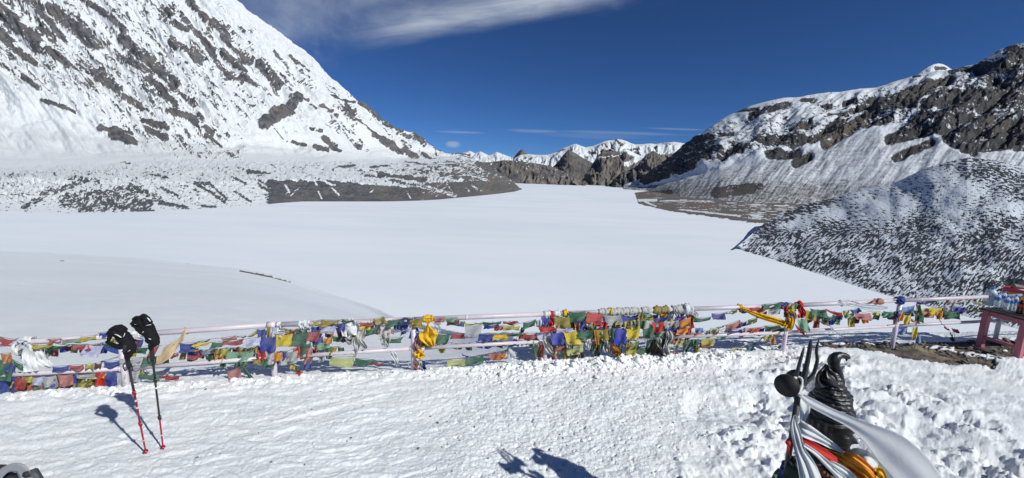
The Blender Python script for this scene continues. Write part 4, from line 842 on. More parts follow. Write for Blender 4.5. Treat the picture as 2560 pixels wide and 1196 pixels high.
SEC = {1: (0, 760, 4.983), 2: (400, 760, 4.983), 3: (800, 760, 5.333), 4: (1200, 740, 5.98), 5: (1520, 740, 5.333), 6: (1900, 720, 5.98), 7: (2160, 680, 4.6)}
TXT = """
1|prayer flags strung just below the top rail at the far left, red flag first|0.03|0 410 200 450 -10 75 r;205 455 350 512 0 22 b;400 505 672 487 -20 38 y;650 522 900 498 -85 48 g;890 505 1100 503 25 55 r;1080 508 1300 515 -70 112 w;1190 498 1490 530 130 72 b
1|short run of weathered flags lying against the top rail left of the black gloves|0.045|600 440 760 432 0 42 lr;780 452 1000 432 0 36 lg;1000 415 1200 388 -5 46 y;1240 362 1350 344 -5 42 b
1|prayer flags bunched behind the two black gloves|0.02|1370 415 1480 440 -85 105 g;1380 425 1440 450 0 36 Y;1610 430 1790 450 -20 85 b;1690 412 1800 440 -60 95 r;1900 515 1990 518 -70 135 r;1670 520 1850 542 -30 78 g
1|orange and green flags sagging at the left edge above the lower rail|0.03|5 620 140 605 20 115 o;0 690 170 735 -30 205 g;60 740 210 760 -20 75 b;150 690 290 762 20 65 g
1|row of flags lying along the lower rail at the left|0.04|650 785 860 766 5 50 b;860 766 1040 757 5 46 r;1060 752 1170 742 0 50 y;1180 736 1270 738 -10 50 brown;1290 720 1500 706 5 62 b;1500 690 1770 668 -20 80 gw;1780 668 1960 655 -20 85 g
1|yellow and green flags behind the left trekking pole|0.0|1260 715 1480 655 -10 14 g;1480 650 1600 628 60 20 y;1640 572 1710 600 -20 62 Y
1|wide flags hanging under the lower rail down to the snow at the far left|0.0|0 915 190 905 -10 170 b;190 910 340 905 -20 130 r;270 905 400 900 20 60 y;360 910 560 900 30 100 w;520 900 700 890 20 110 gw;720 885 900 870 20 110 lr;930 880 1170 860 30 45 gw;1170 868 1210 860 -100 140 y;1200 852 1320 845 -20 180 R;1250 850 1330 845 -20 70 Y;1330 838 1520 828 -30 150 b;1450 860 1560 830 10 150 gw
1|lowest string of flags half buried in snow at the far left|-0.03|170 960 280 980 0 90 r;330 1010 420 1020 10 70 r;400 975 560 960 40 125 g;520 1035 660 1025 20 70 r;600 970 850 990 -30 110 b;790 1035 930 1000 30 60 dy;920 990 1100 978 10 60 y;1340 980 1450 985 -10 64 g
1|low string of flags resting on the snow right of the trekking poles|-0.02|1630 820 1740 815 0 118 gw;1745 812 1800 808 0 46 y;1740 862 1990 882 -10 52 g;1995 885 2080 888 0 30 r;2080 890 2245 898 -20 42 r
2|tight string of flags rising to the square blue flag beside the coupling post|0.05|250 492 460 482 -10 92 b;460 480 650 475 -70 46 Y;650 480 810 467 -30 62 g;800 465 1050 430 -20 50 r;1050 440 1255 412 20 78 w;1260 412 1450 405 -10 152 b;1450 385 1655 370 -20 128 Y;1655 372 1845 352 -15 142 g;1850 350 2000 326 -30 112 r;2000 270 2205 265 -40 82 w;2210 250 2300 245 0 85 b
2|flags and rags tied under the top rail by the coupling post|0.03|1210 318 1310 312 5 92 b;1330 270 1380 266 0 132 dy;1385 280 1500 288 10 112 w;1510 290 1610 335 -10 22 y;1560 372 1700 312 0 22 R;1700 312 1840 302 -10 62 g;1885 285 1990 272 0 72 b;1890 215 2010 206 0 50 y;2010 198 2240 202 -20 52 dy;2120 236 2220 242 0 32 nb
2|thin upper string with a pink flag left of the coupling post|0.02|480 470 620 440 0 10 k;760 425 940 398 20 42 lr;960 405 1070 400 0 10 k;1090 410 1210 330 20 14 dy
2|second row of flags with a large pale green flag left of the coupling post|0.0|140 642 230 606 0 36 r;275 545 480 556 0 52 b;380 552 480 572 0 30 o;490 578 720 562 20 46 bw;340 640 500 618 0 42 r;560 640 660 640 10 52 g;670 560 760 558 0 62 dy;682 630 790 622 0 86 o;762 560 860 548 -20 92 y;840 592 1170 572 -30 122 lg;1060 565 1230 535 0 32 dy
2|torn flags hanging over the lower rail behind the square blue flag|0.035|1215 572 1308 572 0 112 R;1310 592 1420 592 10 128 gw;1415 602 1525 600 10 92 O;1525 595 1590 590 0 82 b;1290 682 1430 702 -5 78 g;1160 690 1280 682 0 50 dy;1580 592 1720 582 0 102 gw;1500 662 1700 658 0 82 gw
2|dark tangle of flags under the top rail right of the coupling post|0.02|1655 562 1735 512 20 92 R;1725 522 1880 482 -10 122 dg;1815 560 1895 522 0 92 p;1900 432 2030 402 0 92 b;2035 430 2140 406 0 62 O;1960 482 2120 462 -10 72 lg;1915 512 1980 502 10 62 O;2150 400 2270 402 0 50 g
2|loose green and red flags near the snow left of the coupling post|0.0|1040 732 1110 722 -40 62 g;835 842 990 782 20 122 lr;1005 790 1050 782 100 122 dg
2|small low flags between the coupling post and the yellow scarf|0.0|1620 755 1680 762 0 52 Y;1685 795 1740 825 0 20 g;1690 842 1780 832 0 42 R;1825 632 1920 630 -30 102 O;1795 702 1880 682 0 92 b
3|flags draped along the top rail left of the golden scarf|0.05|290 205 460 218 0 30 dg;700 205 850 172 40 62 dy;912 220 1135 178 -30 82 g;1140 182 1300 178 -60 18 b;1062 222 1220 232 0 42 b;1205 206 1370 202 -10 82 dy;1520 190 1662 178 0 52 lr;1682 190 1830 182 0 40 lg;1685 215 1855 215 5 52 brown;1780 242 1920 252 0 35 b
3|red, yellow and green flags hanging in front of the white wad|0.035|530 247 740 232 0 52 r;512 292 660 282 20 46 Y;590 332 765 302 0 72 g;622 352 758 342 -20 42 g
3|thin string crossing behind the golden scarf from red to blue to yellow|0.0|780 342 1000 338 -20 62 lr;1002 336 1190 336 -10 26 w;1200 366 1385 374 -10 76 b;1570 402 1738 396 -40 122 g;1752 396 1938 392 -10 62 r;1942 396 2118 394 -10 32 w;2122 396 2308 402 -10 72 b;2322 402 2508 402 -10 50 Y;2515 400 2620 398 0 26 g;2640 398 2745 392 5 62 r
3|green flag streaming below the thin string left of the golden scarf|0.02|885 462 1110 442 -30 62 g;800 470 870 455 10 60 gw
3|upper string of short flags right of the golden scarf|0.03|1872 232 1930 228 0 32 y;1935 256 2165 246 0 28 y;1935 278 2158 272 -10 112 gw;2165 238 2420 232 0 32 g;2185 288 2385 268 0 32 b;2312 302 2422 292 10 46 r;2432 292 2590 282 0 46 y;2440 236 2600 228 0 28 r
3|low pale flags touching the snow lip left of the first wooden tangle|0.0|150 712 465 702 -30 102 ly;470 722 715 742 -10 62 g;695 772 850 792 -10 24 r
3|low yellow and green pair on the snow right of the golden scarf|0.0|1692 742 1935 722 5 82 ly;1942 722 2178 692 0 72 g;1892 662 1980 692 0 22 b;2245 662 2400 642 20 74 lr;2370 682 2480 632 0 62 O
4|string of flags left of the big flag cluster under the top rail|0.03|50 392 320 376 0 42 g;62 436 270 422 20 42 b;345 382 560 376 20 32 r;192 466 325 446 20 42 r;342 452 595 446 0 46 y;645 402 835 352 -10 92 g;830 372 900 362 10 82 gw
4|top row of the big flag cluster, green and red flags first|0.06|932 316 1078 326 -15 116 B;1042 332 1108 332 -20 112 R;1120 312 1340 312 10 132 dy;1322 236 1578 226 0 112 g;1600 236 1838 270 -10 108 R;1860 282 2108 287 20 122 gw;2112 302 2370 326 20 102 B
4|middle row of small flags in the big flag cluster|0.04|1432 362 1538 362 0 76 b;1542 366 1690 370 0 72 lb;1702 386 1848 392 0 52 R;1822 422 1988 422 0 62 w;2002 422 2148 416 0 46 dy;2150 442 2392 406 0 32 R
4|main row of large square flags across the big flag cluster|0.085|870 456 1110 460 20 66 R;1142 476 1388 482 0 62 w;1052 552 1235 536 20 156 B;1242 536 1440 522 60 152 Y;1452 526 1688 516 0 92 g;1692 506 1735 502 40 182 O;1720 506 1908 492 30 132 dy;1922 492 2008 486 20 162 dg;2012 482 2188 462 0 182 B;2202 452 2392 442 -10 172 Y
4|string of short coloured flags above the lower rail in the middle|0.02|0 572 202 577 -15 72 b;212 576 428 566 -5 62 Y;432 562 628 552 0 26 g;642 566 848 562 5 62 r;832 546 1038 532 40 92 w
4|dull flags in shade behind the big flag cluster|-0.03|1442 492 1620 492 0 22 b;1622 482 1808 472 0 32 R;1412 422 1500 432 20 62 O;1280 440 1420 430 0 60 o;1500 430 1640 450 10 50 k;1500 540 1690 560 10 110 O
4|torn flags hanging below the big flag cluster|0.03|912 742 960 742 -30 102 R;772 772 890 762 40 108 dg;1062 682 1268 700 0 22 b;1082 762 1268 742 0 52 r;1392 692 1558 692 0 112 ly;1292 792 1478 782 10 82 ly;1772 662 1858 642 10 112 dg;2190 702 2338 692 -20 92 dy;2182 812 2338 792 0 92 y;1960 760 2060 770 10 90 o
4|red flags lying on the snow lip left of the big flag cluster|0.0|112 872 298 842 30 72 lr;242 922 378 832 -10 42 O
4|dark cord of flags slanting down left of the big flag cluster|-0.02|622 472 690 452 -30 82 nb;482 682 540 652 -10 42 R;380 820 430 770 0 20 dg
5|upper right part of the big flag cluster with white and orange flags|0.06|402 282 600 282 0 32 Y;402 228 460 232 0 60 dy;462 237 578 237 10 42 lg;432 322 638 312 40 84 gw;642 302 848 252 0 52 b;702 232 788 232 0 32 O;892 287 1038 267 0 42 B;932 302 1108 282 -10 112 O
5|lower right part of the big flag cluster ending in orange|0.08|452 422 600 402 20 110 g;582 352 738 342 20 112 R;746 337 942 322 5 72 w;762 417 948 397 5 62 B;922 452 1078 412 -10 62 O;662 462 758 472 -20 62 lg
5|loose string with a purple flag right of the big flag cluster|0.0|1150 292 1378 282 -20 42 g;1382 237 1558 227 10 72 bp;1562 217 1638 207 0 26 gw;1642 192 1728 182 -10 42 ly
5|flags gathered along the top rail before the golden knot|0.03|1742 172 1918 192 0 32 k;1882 157 2108 127 0 62 r;2072 112 2308 82 0 62 g;2312 97 2420 92 0 32 b;2130 180 2300 150 0 60 gw
5|slanting string of faded flags between the cluster and the golden knot|-0.02|1452 422 1550 392 0 16 k;1562 392 1758 322 20 82 lr;1772 352 1848 342 0 42 b;1872 322 2008 282 -20 50 ly;1972 242 2118 202 0 42 k
5|fluttering pale flags just above the lower rail left of the golden knot|0.0|1162 422 1270 422 0 52 lb;1282 492 1360 462 0 32 lg;1362 432 1468 432 0 72 ly;1455 492 1598 472 0 74 lg;1602 457 1788 452 0 32 b;1792 452 1876 432 0 22 w;1882 432 2048 417 -30 42 R;2082 402 2298 387 20 50 lg;1102 492 1248 482 0 30 lr
5|yellow and green flags under the lower rail right of the big flag cluster|0.0|862 602 1018 592 0 46 y;1032 602 1218 572 0 62 g;1252 567 1428 562 -10 82 y;1232 637 1378 682 -20 32 r;1142 672 1218 672 0 52 dy;882 742 940 742 0 32 lr;1040 680 1120 680 0 40 lb
5|dark green and maroon flags low behind the snow at the big flag cluster|-0.03|372 722 588 662 0 62 dg;592 652 728 642 0 142 brown;520 590 590 560 0 70 gw
5|torn string hanging from the lower rail down to the snow left of the golden knot|0.0|1662 692 1836 652 -10 20 ly;1842 652 1938 642 10 72 bg;1945 640 2060 555 0 8 k;2062 552 2178 502 20 52 y;2142 562 2218 532 20 62 o
6|tangle of purple, green and yellow flags at the golden knot|0.07|332 282 430 262 20 52 R;370 332 530 352 20 72 bp;420 252 520 262 20 62 y;520 235 600 250 10 60 dg;560 302 640 292 30 132 R;550 472 700 472 40 132 lg
6|string of flags streaming right from the golden knot|0.03|662 332 830 342 10 132 dy;745 307 980 322 40 102 g;985 312 1240 372 -20 32 R;1242 342 1330 332 0 52 y;1342 332 1480 302 40 50 b;1252 392 1400 362 10 52 lg;1082 402 1238 402 0 52 nb;902 402 1080 442 0 32 g;1412 372 1650 372 20 92 lr;1655 352 1780 352 20 42 ly;1822 372 1930 382 -10 50 lg;1845 347 2060 352 -10 72 g
6|bright red flag hanging over the lower rail beside the golden knot|0.05|522 542 640 622 40 92 R;700 690 770 720 10 22 ly
6|thin torn string slanting down from the green flags to the snow|0.02|882 472 1030 542 0 32 o;1040 560 1120 640 0 8 k;1130 652 1240 720 10 20 gw;1250 732 1320 782 0 22 lr;1330 790 1400 830 0 20 dg
7|flags just right of the blue knotted post|0.03|422 402 590 382 -20 62 lb;422 452 470 450 -20 102 O;465 502 540 492 -10 72 Y;582 482 690 492 0 72 g;540 540 640 570 0 22 lr
7|string of flags streaming right towards the pink table|0.0|692 452 818 472 -20 56 p;752 412 900 412 -10 72 Y;842 452 910 452 -10 72 O;912 447 1100 452 10 76 g;1105 452 1250 440 0 10 brown;1252 442 1400 432 0 14 y
7|nearly level string right under the top rail beside the table|-0.03|602 342 780 342 0 16 bp;952 352 1120 347 0 14 r;1252 342 1400 342 0 22 ly
7|bundle of flags hanging from the lower rail with a blue end|0.02|602 372 650 376 10 72 dg;562 642 620 632 -10 102 Y;570 742 640 722 20 72 lb
7|torn dark string dropping from the lower rail to bare ground before the table|0.0|860 540 920 612 0 6 k;922 615 980 660 0 16 r;1002 642 1080 660 20 42 r;985 680 1020 730 0 26 lg;1022 742 1060 790 -30 10 k
7|pale blue flag blown below the lower rail behind the blue knotted post|-0.03|382 632 500 612 0 72 lb
"""
FC['brown'] = ('dark brown', (.16, .07, .06)); FM['brown'] = cloth_mat('flag_cloth_dark_brown', FC['brown'][1])
def cloth_geo(A, B, Dv, off, seed, nx=8, ny=7, rip=.030, rag=.09):
    """flag between cord points A and B (picture), dropping by Dv; blown into ripples"""
    rs = np.random.RandomState(seed)
    s, t = np.meshgrid(np.linspace(0, 1, nx), np.linspace(0, 1, ny))
    x = A[0] + (B[0] - A[0]) * s + Dv[0] * t; y = A[1] + (B[1] - A[1]) * s + Dv[1] * t
    w_ = math.hypot(B[0] - A[0], B[1] - A[1]); h_ = math.hypot(*Dv)
    g_ = rs.uniform(1.10, 1.40) if h_ > 4 else 1.5; x = x + Dv[0] * t * (g_ - 1); y = y + Dv[1] * t * (g_ - 1)
    ph = rs.uniform(0, 6.28, 4)
    x += t * (w_ * .05 * np.sin(5 * t + ph[0] + 2 * s)) + t * rs.uniform(-1, 1, x.shape) * rag * 5 * (t > .85)
    y += w_ * .05 * np.sin(math.pi * s * rs.choice([1, 2]) + ph[1]) * t + t * rs.uniform(-.2, 1, x.shape) * rag * 9 * (t > .85) + w_ * .025 * np.sin(math.pi * s)
    o = off + rip * (np.sin(2.4 * math.pi * s + 3.2 * t + ph[2]) * (.25 + t) + .6 * np.sin(4.4 * math.pi * t + 2 * s + ph[3]) * t) + rs.uniform(-.015, .015) * t + .02 * (1 - t) * 0
    sag = .010 * np.sin(math.pi * s) * (1 - t)
    P = rail_point(x, y, o); P[..., 2] -= sag
    return P.reshape(-1, 3), grid_faces(ny, nx)
seed = 1000
for line in TXT.strip().split('\n'):
    sec, label, off, body = line.split('|'); ox, oy, sc = SEC[int(sec)]; off = float(off)
    fl = []
    for q in body.split(';'):
        a = q.split(); v_ = [float(k) for k in a[:6]]
        fl.append(((v_[0] / sc + ox, v_[1] / sc + oy), (v_[2] / sc + ox, v_[3] / sc + oy), (v_[4] / sc, v_[5] / sc), a[6]))
    xs0 = min(f_[0][0] for f_ in fl); c0 = rail_point(np.array(fl[0][0][0]), np.array(fl[0][0][1]), np.array(off))
    root = empty('prayer_flag_string', tuple(c0)); tag(root, label, 'prayer flags', 'strings of prayer flags tied to the railing')
    pts = []
    for A_, B_, D_, c_ in sorted(fl, key=lambda f_: f_[0][0] + f_[1][0]):
        if pts and A_[0] < pts[-1][0] - 2: pts.append(((A_[0] + B_[0]) / 2, (A_[1] + B_[1]) / 2))
        else: pts += [A_, B_]
    pts = [(pts[0][0] - 4, pts[0][1] + 1)] + pts + [(pts[-1][0] + 5, pts[-1][1] - 1)]
    cp = rail_point(np.array([p[0] for p in pts]), np.array([p[1] for p in pts]), np.full(len(pts), off + .004))
    tube('cord', cp, .0028, M_cord, root, 5)
    for k, (A_, B_, D_, c_) in enumerate(fl):
        seed += 1
        V_, F_ = cloth_geo(A_, B_, D_, off + .006 * (k % 3), seed)
        o = mesh_np('flag', V_, F_, FM[c_], root); o['label'] = FC[c_][0] + ' flag'

def tangle(x0, x1, y0f, n, label, off, kinds, sz, sd2):
    """a cord crowded with small flags, running from x0 to x1 between the rails"""
    global seed
    rr2 = random.Random(sd2); root = None; pts = []
    for k in range(n + 1):
        x = x0 + (x1 - x0) * k / n; pts.append((x, y0f(x) + rr2.uniform(-3, 3)))
    cp = rail_point(np.array([p[0] for p in pts]), np.array([p[1] for p in pts]), np.full(len(pts), off))
    root = empty('prayer_flag_string', tuple(cp[0])); tag(root, label, 'prayer flags', 'strings of prayer flags tied to the railing')
    tube('cord', cp, .0028, M_cord, root, 5)
    for k in range(n):
        if rr2.random() < .10: continue
        seed += 1; c_ = rr2.choice(kinds); s_ = sz * rr2.uniform(.6, 1.35)
        V_, F_ = cloth_geo(pts[k], pts[k + 1], (rr2.uniform(-.45, .35) * s_, s_), off + rr2.uniform(-.03, .03), seed, rip=.04, rag=.16)
        o = mesh_np('flag', V_, F_, FM[c_], root); o['label'] = FC[c_][0] + ' flag'
K1 = ['b', 'r', 'g', 'y', 'gw', 'O', 'dg', 'dy', 'R', 'B', 'lg', 'brown']
top_y = lambda x: np.interp(x, [p[0] for p in TOP_PX], [p[1] for p in TOP_PX]); low_y = lambda x: np.interp(x, [p[0] for p in LOW_PX], [p[1] for p in LOW_PX])
tangle(1352, 1738, lambda x: top_y(x) + 9, 30, 'crowded cord of small flags close under the wound top rail over the big cluster', -.02, K1, 22, 1)
tangle(1350, 1730, lambda x: low_y(x) - 24, 26, 'crowded cord of flags at mid height behind the big flag cluster', -.05, K1, 26, 2)
tangle(1345, 1745, lambda x: low_y(x) + 6, 30, 'ragged cord of dull flags drooping below the lower rail under the big cluster', -.02, ['dy', 'dg', 'gw', 'brown', 'y', 'g', 'lr', 'k', 'b', 'ly'], 26, 3)
tangle(655, 880, lambda x: top_y(x) + 14, 16, 'crowded cord of flags under the top rail right of the coupling post', -.03, K1, 24, 4)
tangle(560, 860, lambda x: low_y(x) - 16, 19, 'ragged cord of flags just above the lower rail around the coupling post', -.03, K1, 22, 5)
tangle(1390, 1720, lambda x: low_y(x) - 46, 22, 'cord of bright flags high in the middle of the big cluster', .05, ['B', 'Y', 'R', 'w', 'g', 'O', 'b', 'y'], 20, 6)
tangle(-80, 300, lambda x: low_y(x) + 8, 19, 'ragged cord of flags drooping below the lower rail at the far left', -.04, K1, 34, 7)
keep = seed
tangle(880, 1040, lambda x: top_y(x) + 6, 11, 'short crowded cord under the top rail between the white wad and the golden scarf', -.03, K1, 20, 9)
tangle(1080, 1350, lambda x: low_y(x) - 8, 17, 'cord of little flags lying just above the lower rail right of the golden scarf', -.03, K1, 12, 10)
tangle(405, 660, lambda x: low_y(x) - 30, 16, 'fluttering cord midway between the rails left of the coupling post', -.04, K1, 17, 11)
tangle(1985, 2235, lambda x: top_y(x) + 34, 15, 'loose cord of narrow flags midway between the rails right of the golden knot', -.04, K1, 15, 12)
tangle(2250, 2430, lambda x: top_y(x) + 24, 11, 'loose cord of flags between the rails left of the pink table', -.04, K1, 16, 13)
tangle(40, 290, lambda x: top_y(x) + 18, 14, 'loose cord of flags under the top rail behind the glossy white scarf', -.05, K1, 16, 14)
seed = keep
tangle(1750, 1960, lambda x: low_y(x) - 14, 13, 'cord of small flags just above the lower rail left of the golden knot post', -.03, K1, 13, 8)

# ---- scarves knotted on the railing
def ribbon_geo(path, off, seed, n=10, m=10, fold=.03, nf=2.5, pos=None, wav=.06):
    jit = .02 if pos is None else .004
    """path: (x, y, width) in the picture; a folded band of cloth. pos maps (x, y, depth offset) to the place"""
    rs = np.random.RandomState(seed); P = catmull([(p[0], p[1], p[2], p[3] if len(p) > 3 else 0) for p in path], m)
    T = np.gradient(P[:, :2], axis=0); T /= np.linalg.norm(T, axis=1, keepdims=True) + 1e-9; N_ = np.stack([-T[:, 1], T[:, 0]], -1)
    s = np.linspace(-.5, .5, n); ph = rs.uniform(0, 6.28, 4); u = np.linspace(0, 1, len(P))[:, None]
    wd = P[:, 2:3] * (1 + .10 * np.sin(7 * u + ph[0]))
    x = P[:, 0:1] + N_[:, 0:1] * s * wd + rs.uniform(-1, 1, (len(P), n)) * wd * jit
    y = P[:, 1:2] + N_[:, 1:2] * s * wd + rs.uniform(-1, 1, (len(P), n)) * wd * jit
    x += wav * wd * np.sin(9 * u + 3 * s + ph[3])
    d = off + P[:, 3:4] + fold * (np.sin(2 * math.pi * nf * (s + .5) + 3.0 * u + ph[1]) * (.5 + .5 * u) + .5 * np.sin(11 * u + 4 * s + ph[2]))
    pos = pos or (lambda a, b_, c_: rail_point(a, b_, c_))
    return pos(x, y, d).reshape(-1, 3), grid_faces(len(P), n)
def wrap_geo(x0, x1, seed, r=.050, line=TOP_PX, amp=.25, turns=9):
    """cloth wound round a rail from x0 to x1"""
    rs = np.random.RandomState(seed); xs_ = np.linspace(x0, x1, max(8, int(abs(x1 - x0) / 2.2)))
    P = rail_point(xs_, np.interp(xs_, [p[0] for p in line], [p[1] for p in line])); n = len(xs_)
    ph = rs.uniform(0, 6.28, 3)
    rr = r * (1 + amp * .5 * np.sin(np.arange(n) * 1.9 + ph[0]) + amp * rs.uniform(-.6, .6, n))
    rr[0] = .034; rr[-1] = .034
    return tube_geo(P, rr, 14, False, lambda i, th: 1 + .14 * np.sin(2 * th + i * .7 + ph[1]) + .10 * np.sin(5 * th - i * 1.3 + ph[2]))
def Z(sec, *pts):
    ox, oy, sc = SEC[sec]
    return [(p[0] / sc + ox, p[1] / sc + oy, p[2] / sc) + tuple(p[3:]) for p in pts]
def scarf(label, parts, mat, cat='scarf', group='scarves knotted on the railing', name='scarf', fold=.03):
    """parts: ('r', path, offset[, mat]) ribbons and ('w', x0, x1, r) wraps; one thing"""
    global seed
    objs = []; root = None
    for p in parts:
        seed += 1
        if p[0] == 'r': g = ribbon_geo(p[1], p[2], seed, fold=fold); nm = 'tail'; mt = p[3] if len(p) > 3 else mat
        else: g = wrap_geo(p[1], p[2], seed, p[3], LOW_PX if (len(p) > 4 and p[4] == 'low') else TOP_PX); nm = 'wrap'; mt = p[5] if len(p) > 5 else mat
        if root is None:
            if len(parts) == 1:
                o = mesh_np(name, g[0], g[1], mt); tag(o, label, cat, group); return o
            root = empty(name, tuple(np.asarray(g[0])[0])); tag(root, label, cat, group)
        mesh_np(nm, g[0], g[1], mt, root)
    return root
scarf('glossy white satin scarf billowing in two tails at the far left of the railing', [('w', 55, 84, .048), ('r', Z(1, (340, 470, 30), (240, 470, 90), (190, 560, 130), (180, 640, 90)), .05), ('r', Z(1, (370, 500, 40), (350, 600, 150), (370, 720, 190), (385, 845, 175)), .06),
      ('r', Z(1, (390, 520, 60), (460, 600, 140), (530, 700, 130), (640, 780, 70)), .03)], M_khata, fold=.035)
scarf('crumpled white cloth wrapped on the top rail between the two gloves', [('w', 318, 362, .056), ('r', Z(1, (1600, 380, 40), (1680, 400, 70), (1780, 420, 60)), .05)], M_khata)
scarf('cream scarf tied to the top rail right of the gloves and blown down left', [('w', 460, 470, .042), ('r', Z(1, (2310, 330, 34), (2270, 420, 50), (2210, 490, 70), (2120, 570, 130), (2050, 650, 120), (1950, 740, 60)), .04)], M_cream)
scarf('white rag twisted round the top rail right of the coupling post', [('w', 694, 704, .040), ('r', Z(2, (1490, 270, 24), (1480, 320, 60), (1440, 370, 80), (1560, 350, 50)), .04)], M_khata)
scarf('white scarf wound several times round the top rail above the green flag', [('w', 744, 776, .050), ('r', Z(2, (1760, 240, 60), (1770, 300, 70), (1780, 345, 30)), .05), ('r', Z(2, (1840, 240, 40), (1850, 300, 50), (1865, 340, 20)), .05)], M_khata)
scarf('large crumpled white scarf hanging from the top rail left of two grey rags', [('w', 866, 884, .048), ('r', Z(3, (450, 215, 120), (430, 290, 200), (370, 370, 200), (350, 445, 120)), .05), ('r', Z(3, (350, 440, 60), (400, 490, 110), (450, 470, 40)), .04, M_dirty)], M_khata, fold=.05)
scarf('grey weathered rag in two long tails hanging to the lower rail', [('r', Z(3, (590, 330, 60), (560, 400, 110), (540, 480, 100), (590, 560, 70), (610, 600, 40)), .03), ('r', Z(3, (480, 440, 50), (490, 540, 90), (480, 620, 70), (440, 690, 60)), .02)], M_dirty)
scarf('round grey rag hanging between the top rail and a green flag', [('r', Z(3, (850, 250, 130), (880, 330, 110), (880, 430, 160), (880, 520, 120), (910, 575, 50)), .01)], M_dirty)
scarf('slim white rag hanging from the lower rail to the snow', [('r', Z(3, (950, 640, 60), (990, 700, 90), (1020, 770, 60), (1040, 835, 40)), .03)], M_khata)
scarf('golden yellow scarf tied round the top rail and spread wide in front of a post', [('w', 1056, 1083, .050), ('r', Z(3, (1440, 240, 60), (1440, 290, 40), (1450, 370, 190), (1450, 430, 230), (1470, 500, 160), (1500, 570, 60)), .07)], M_yel, fold=.04)
scarf('brown cloth hanging on the post under the golden scarf', [('r', Z(3, (1340, 440, 110), (1310, 520, 90), (1290, 590, 50), (1280, 625, 30)), .055), ('r', Z(3, (1400, 480, 110), (1370, 540, 120), (1420, 570, 60)), .03, FM['dy'])], M_brown)
scarf('bunched yellow cloth on the post below the lower rail', [('w', 1041, 1062, .05, 'low', M_pipe), ('r', Z(3, (1350, 620, 90), (1330, 670, 130), (1310, 735, 110)), .06)], M_yel, fold=.04)
scarf('pink, white and blue rags at the foot of the post under the golden scarf', [('r', Z(3, (1270, 750, 60), (1275, 820, 60), (1280, 890, 50)), .04, FM['lr']), ('r', Z(3, (1340, 750, 60), (1350, 820, 60), (1350, 880, 50)), .05, M_dirty), ('r', Z(3, (1385, 760, 20), (1390, 840, 40), (1395, 895, 60)), .05, M_bluec)], M_dirty)
scarf('sheer grey rag hanging under the top rail right of the golden scarf', [('r', Z(3, (1540, 250, 130), (1560, 310, 110), (1580, 380, 60)), .0)], M_khata_t)
scarf('white, red and golden bindings on the top rail above the cluster start', [('w', 1356, 1374, .052), ('w', 1374, 1383, .046, 'top', M_redc), ('w', 1383, 1400, .050), ('w', 1406, 1419, .052, 'top', M_yel), ('r', Z(4, (1080, 300, 40), (1085, 370, 50), (1070, 440, 90)), .07, M_redc)], M_khata)
scarf('thick grey white bindings wound along the top rail over the big flag cluster', [('w', 1494, 1600, .053), ('w', 1520, 1529, .060, 'top', M_yel), ('w', 1602, 1627, .052), ('w', 1630, 1672, .056, 'top', FM['dy'])], M_dirty)
scarf('white bindings and a round wad at the right end of the big flag cluster', [('w', 1680, 1712, .062), ('w', 1706, 1728, .080, 'top', M_khata), ('r', Z(5, (900, 180, 60), (930, 240, 80), (950, 290, 40)), .06), ('r', Z(5, (1120, 200, 60), (1170, 240, 80), (1180, 285, 50)), .03, M_khata_t)], M_dirty)
scarf('long grey tail with ragged end hanging left under the big flag cluster', [('r', Z(4, (970, 650, 110), (1000, 740, 100), (1050, 830, 90), (1120, 890, 30)), .05)], M_dirty)
scarf('white rag hanging under the yellow flag of the big cluster', [('r', Z(4, (1330, 690, 110), (1330, 750, 90), (1340, 800, 50)), .045)], M_dirty)
scarf('pointed white rag hanging in the middle of the big flag cluster', [('r', Z(4, (1610, 640, 90), (1620, 720, 80), (1615, 815, 40)), .06)], M_khata)
scarf('grey and cream rag under the golden flag of the big cluster', [('r', Z(4, (1890, 610, 130), (1910, 690, 110), (1880, 770, 110), (1900, 840, 70)), .055)], M_dirty, fold=.045)
scarf('orange cloth strip hanging to the snow under the big cluster', [('r', Z(4, (1980, 670, 40), (2010, 760, 50), (2070, 830, 50), (2090, 910, 50)), .07)], M_orange)
scarf('sheer grey cloth caught on the snow left of the big flag cluster', [('r', Z(4, (490, 815, 150), (460, 880, 150), (430, 950, 120)), .0)], M_khata_t)
scarf('knotted white cloth ropes dangling at the right side of the big cluster', [('r', Z(5, (640, 530, 60), (680, 590, 70), (690, 660, 50), (740, 735, 30)), .06), ('w', 1666, 1682, .05, 'low'), ('r', Z(5, (810, 470, 110), (830, 560, 90), (790, 640, 60), (780, 720, 80), (800, 790, 60)), .09)], M_dirty, fold=.05)
scarf('ragged grey rags hanging behind the square yellow flag', [('r', Z(5, (400, 550, 110), (300, 600, 110), (280, 650, 60)), .01), ('r', Z(5, (20, 560, 60), (10, 650, 60), (5, 740, 40)), .03)], M_dirty)
scarf('long golden scarf sweeping right from the top rail to a bulky knot on a post', [('w', 1844, 1853, .045), ('r', Z(5, (1760, 165, 40), (1850, 190, 50), (1960, 240, 70), (2100, 290, 90), (2260, 340, 90), (2390, 390, 80)), .06), ('r', Z(5, (2400, 190, 60), (2440, 250, 90), (2450, 330, 110), (2420, 390, 130), (2380, 430, 80)), .09)], M_yel, fold=.045)
scarf('purple and maroon cloth bunched round the post above the golden knot', [('w', 1950, 1968, .055, 'top', M_bluec), ('r', Z(6, (340, 285, 60), (420, 320, 60), (500, 360, 60)), .05, FM['bp']), ('r', Z(6, (430, 320, 60), (390, 390, 70), (370, 440, 50)), .05, M_brown)], M_brown)
scarf('red cloth knot on the top rail right of the golden knot', [('w', 1993, 2004, .058), ('r', Z(6, (600, 280, 50), (630, 330, 90), (640, 400, 70), (560, 430, 60)), .07)], M_redc, fold=.04)
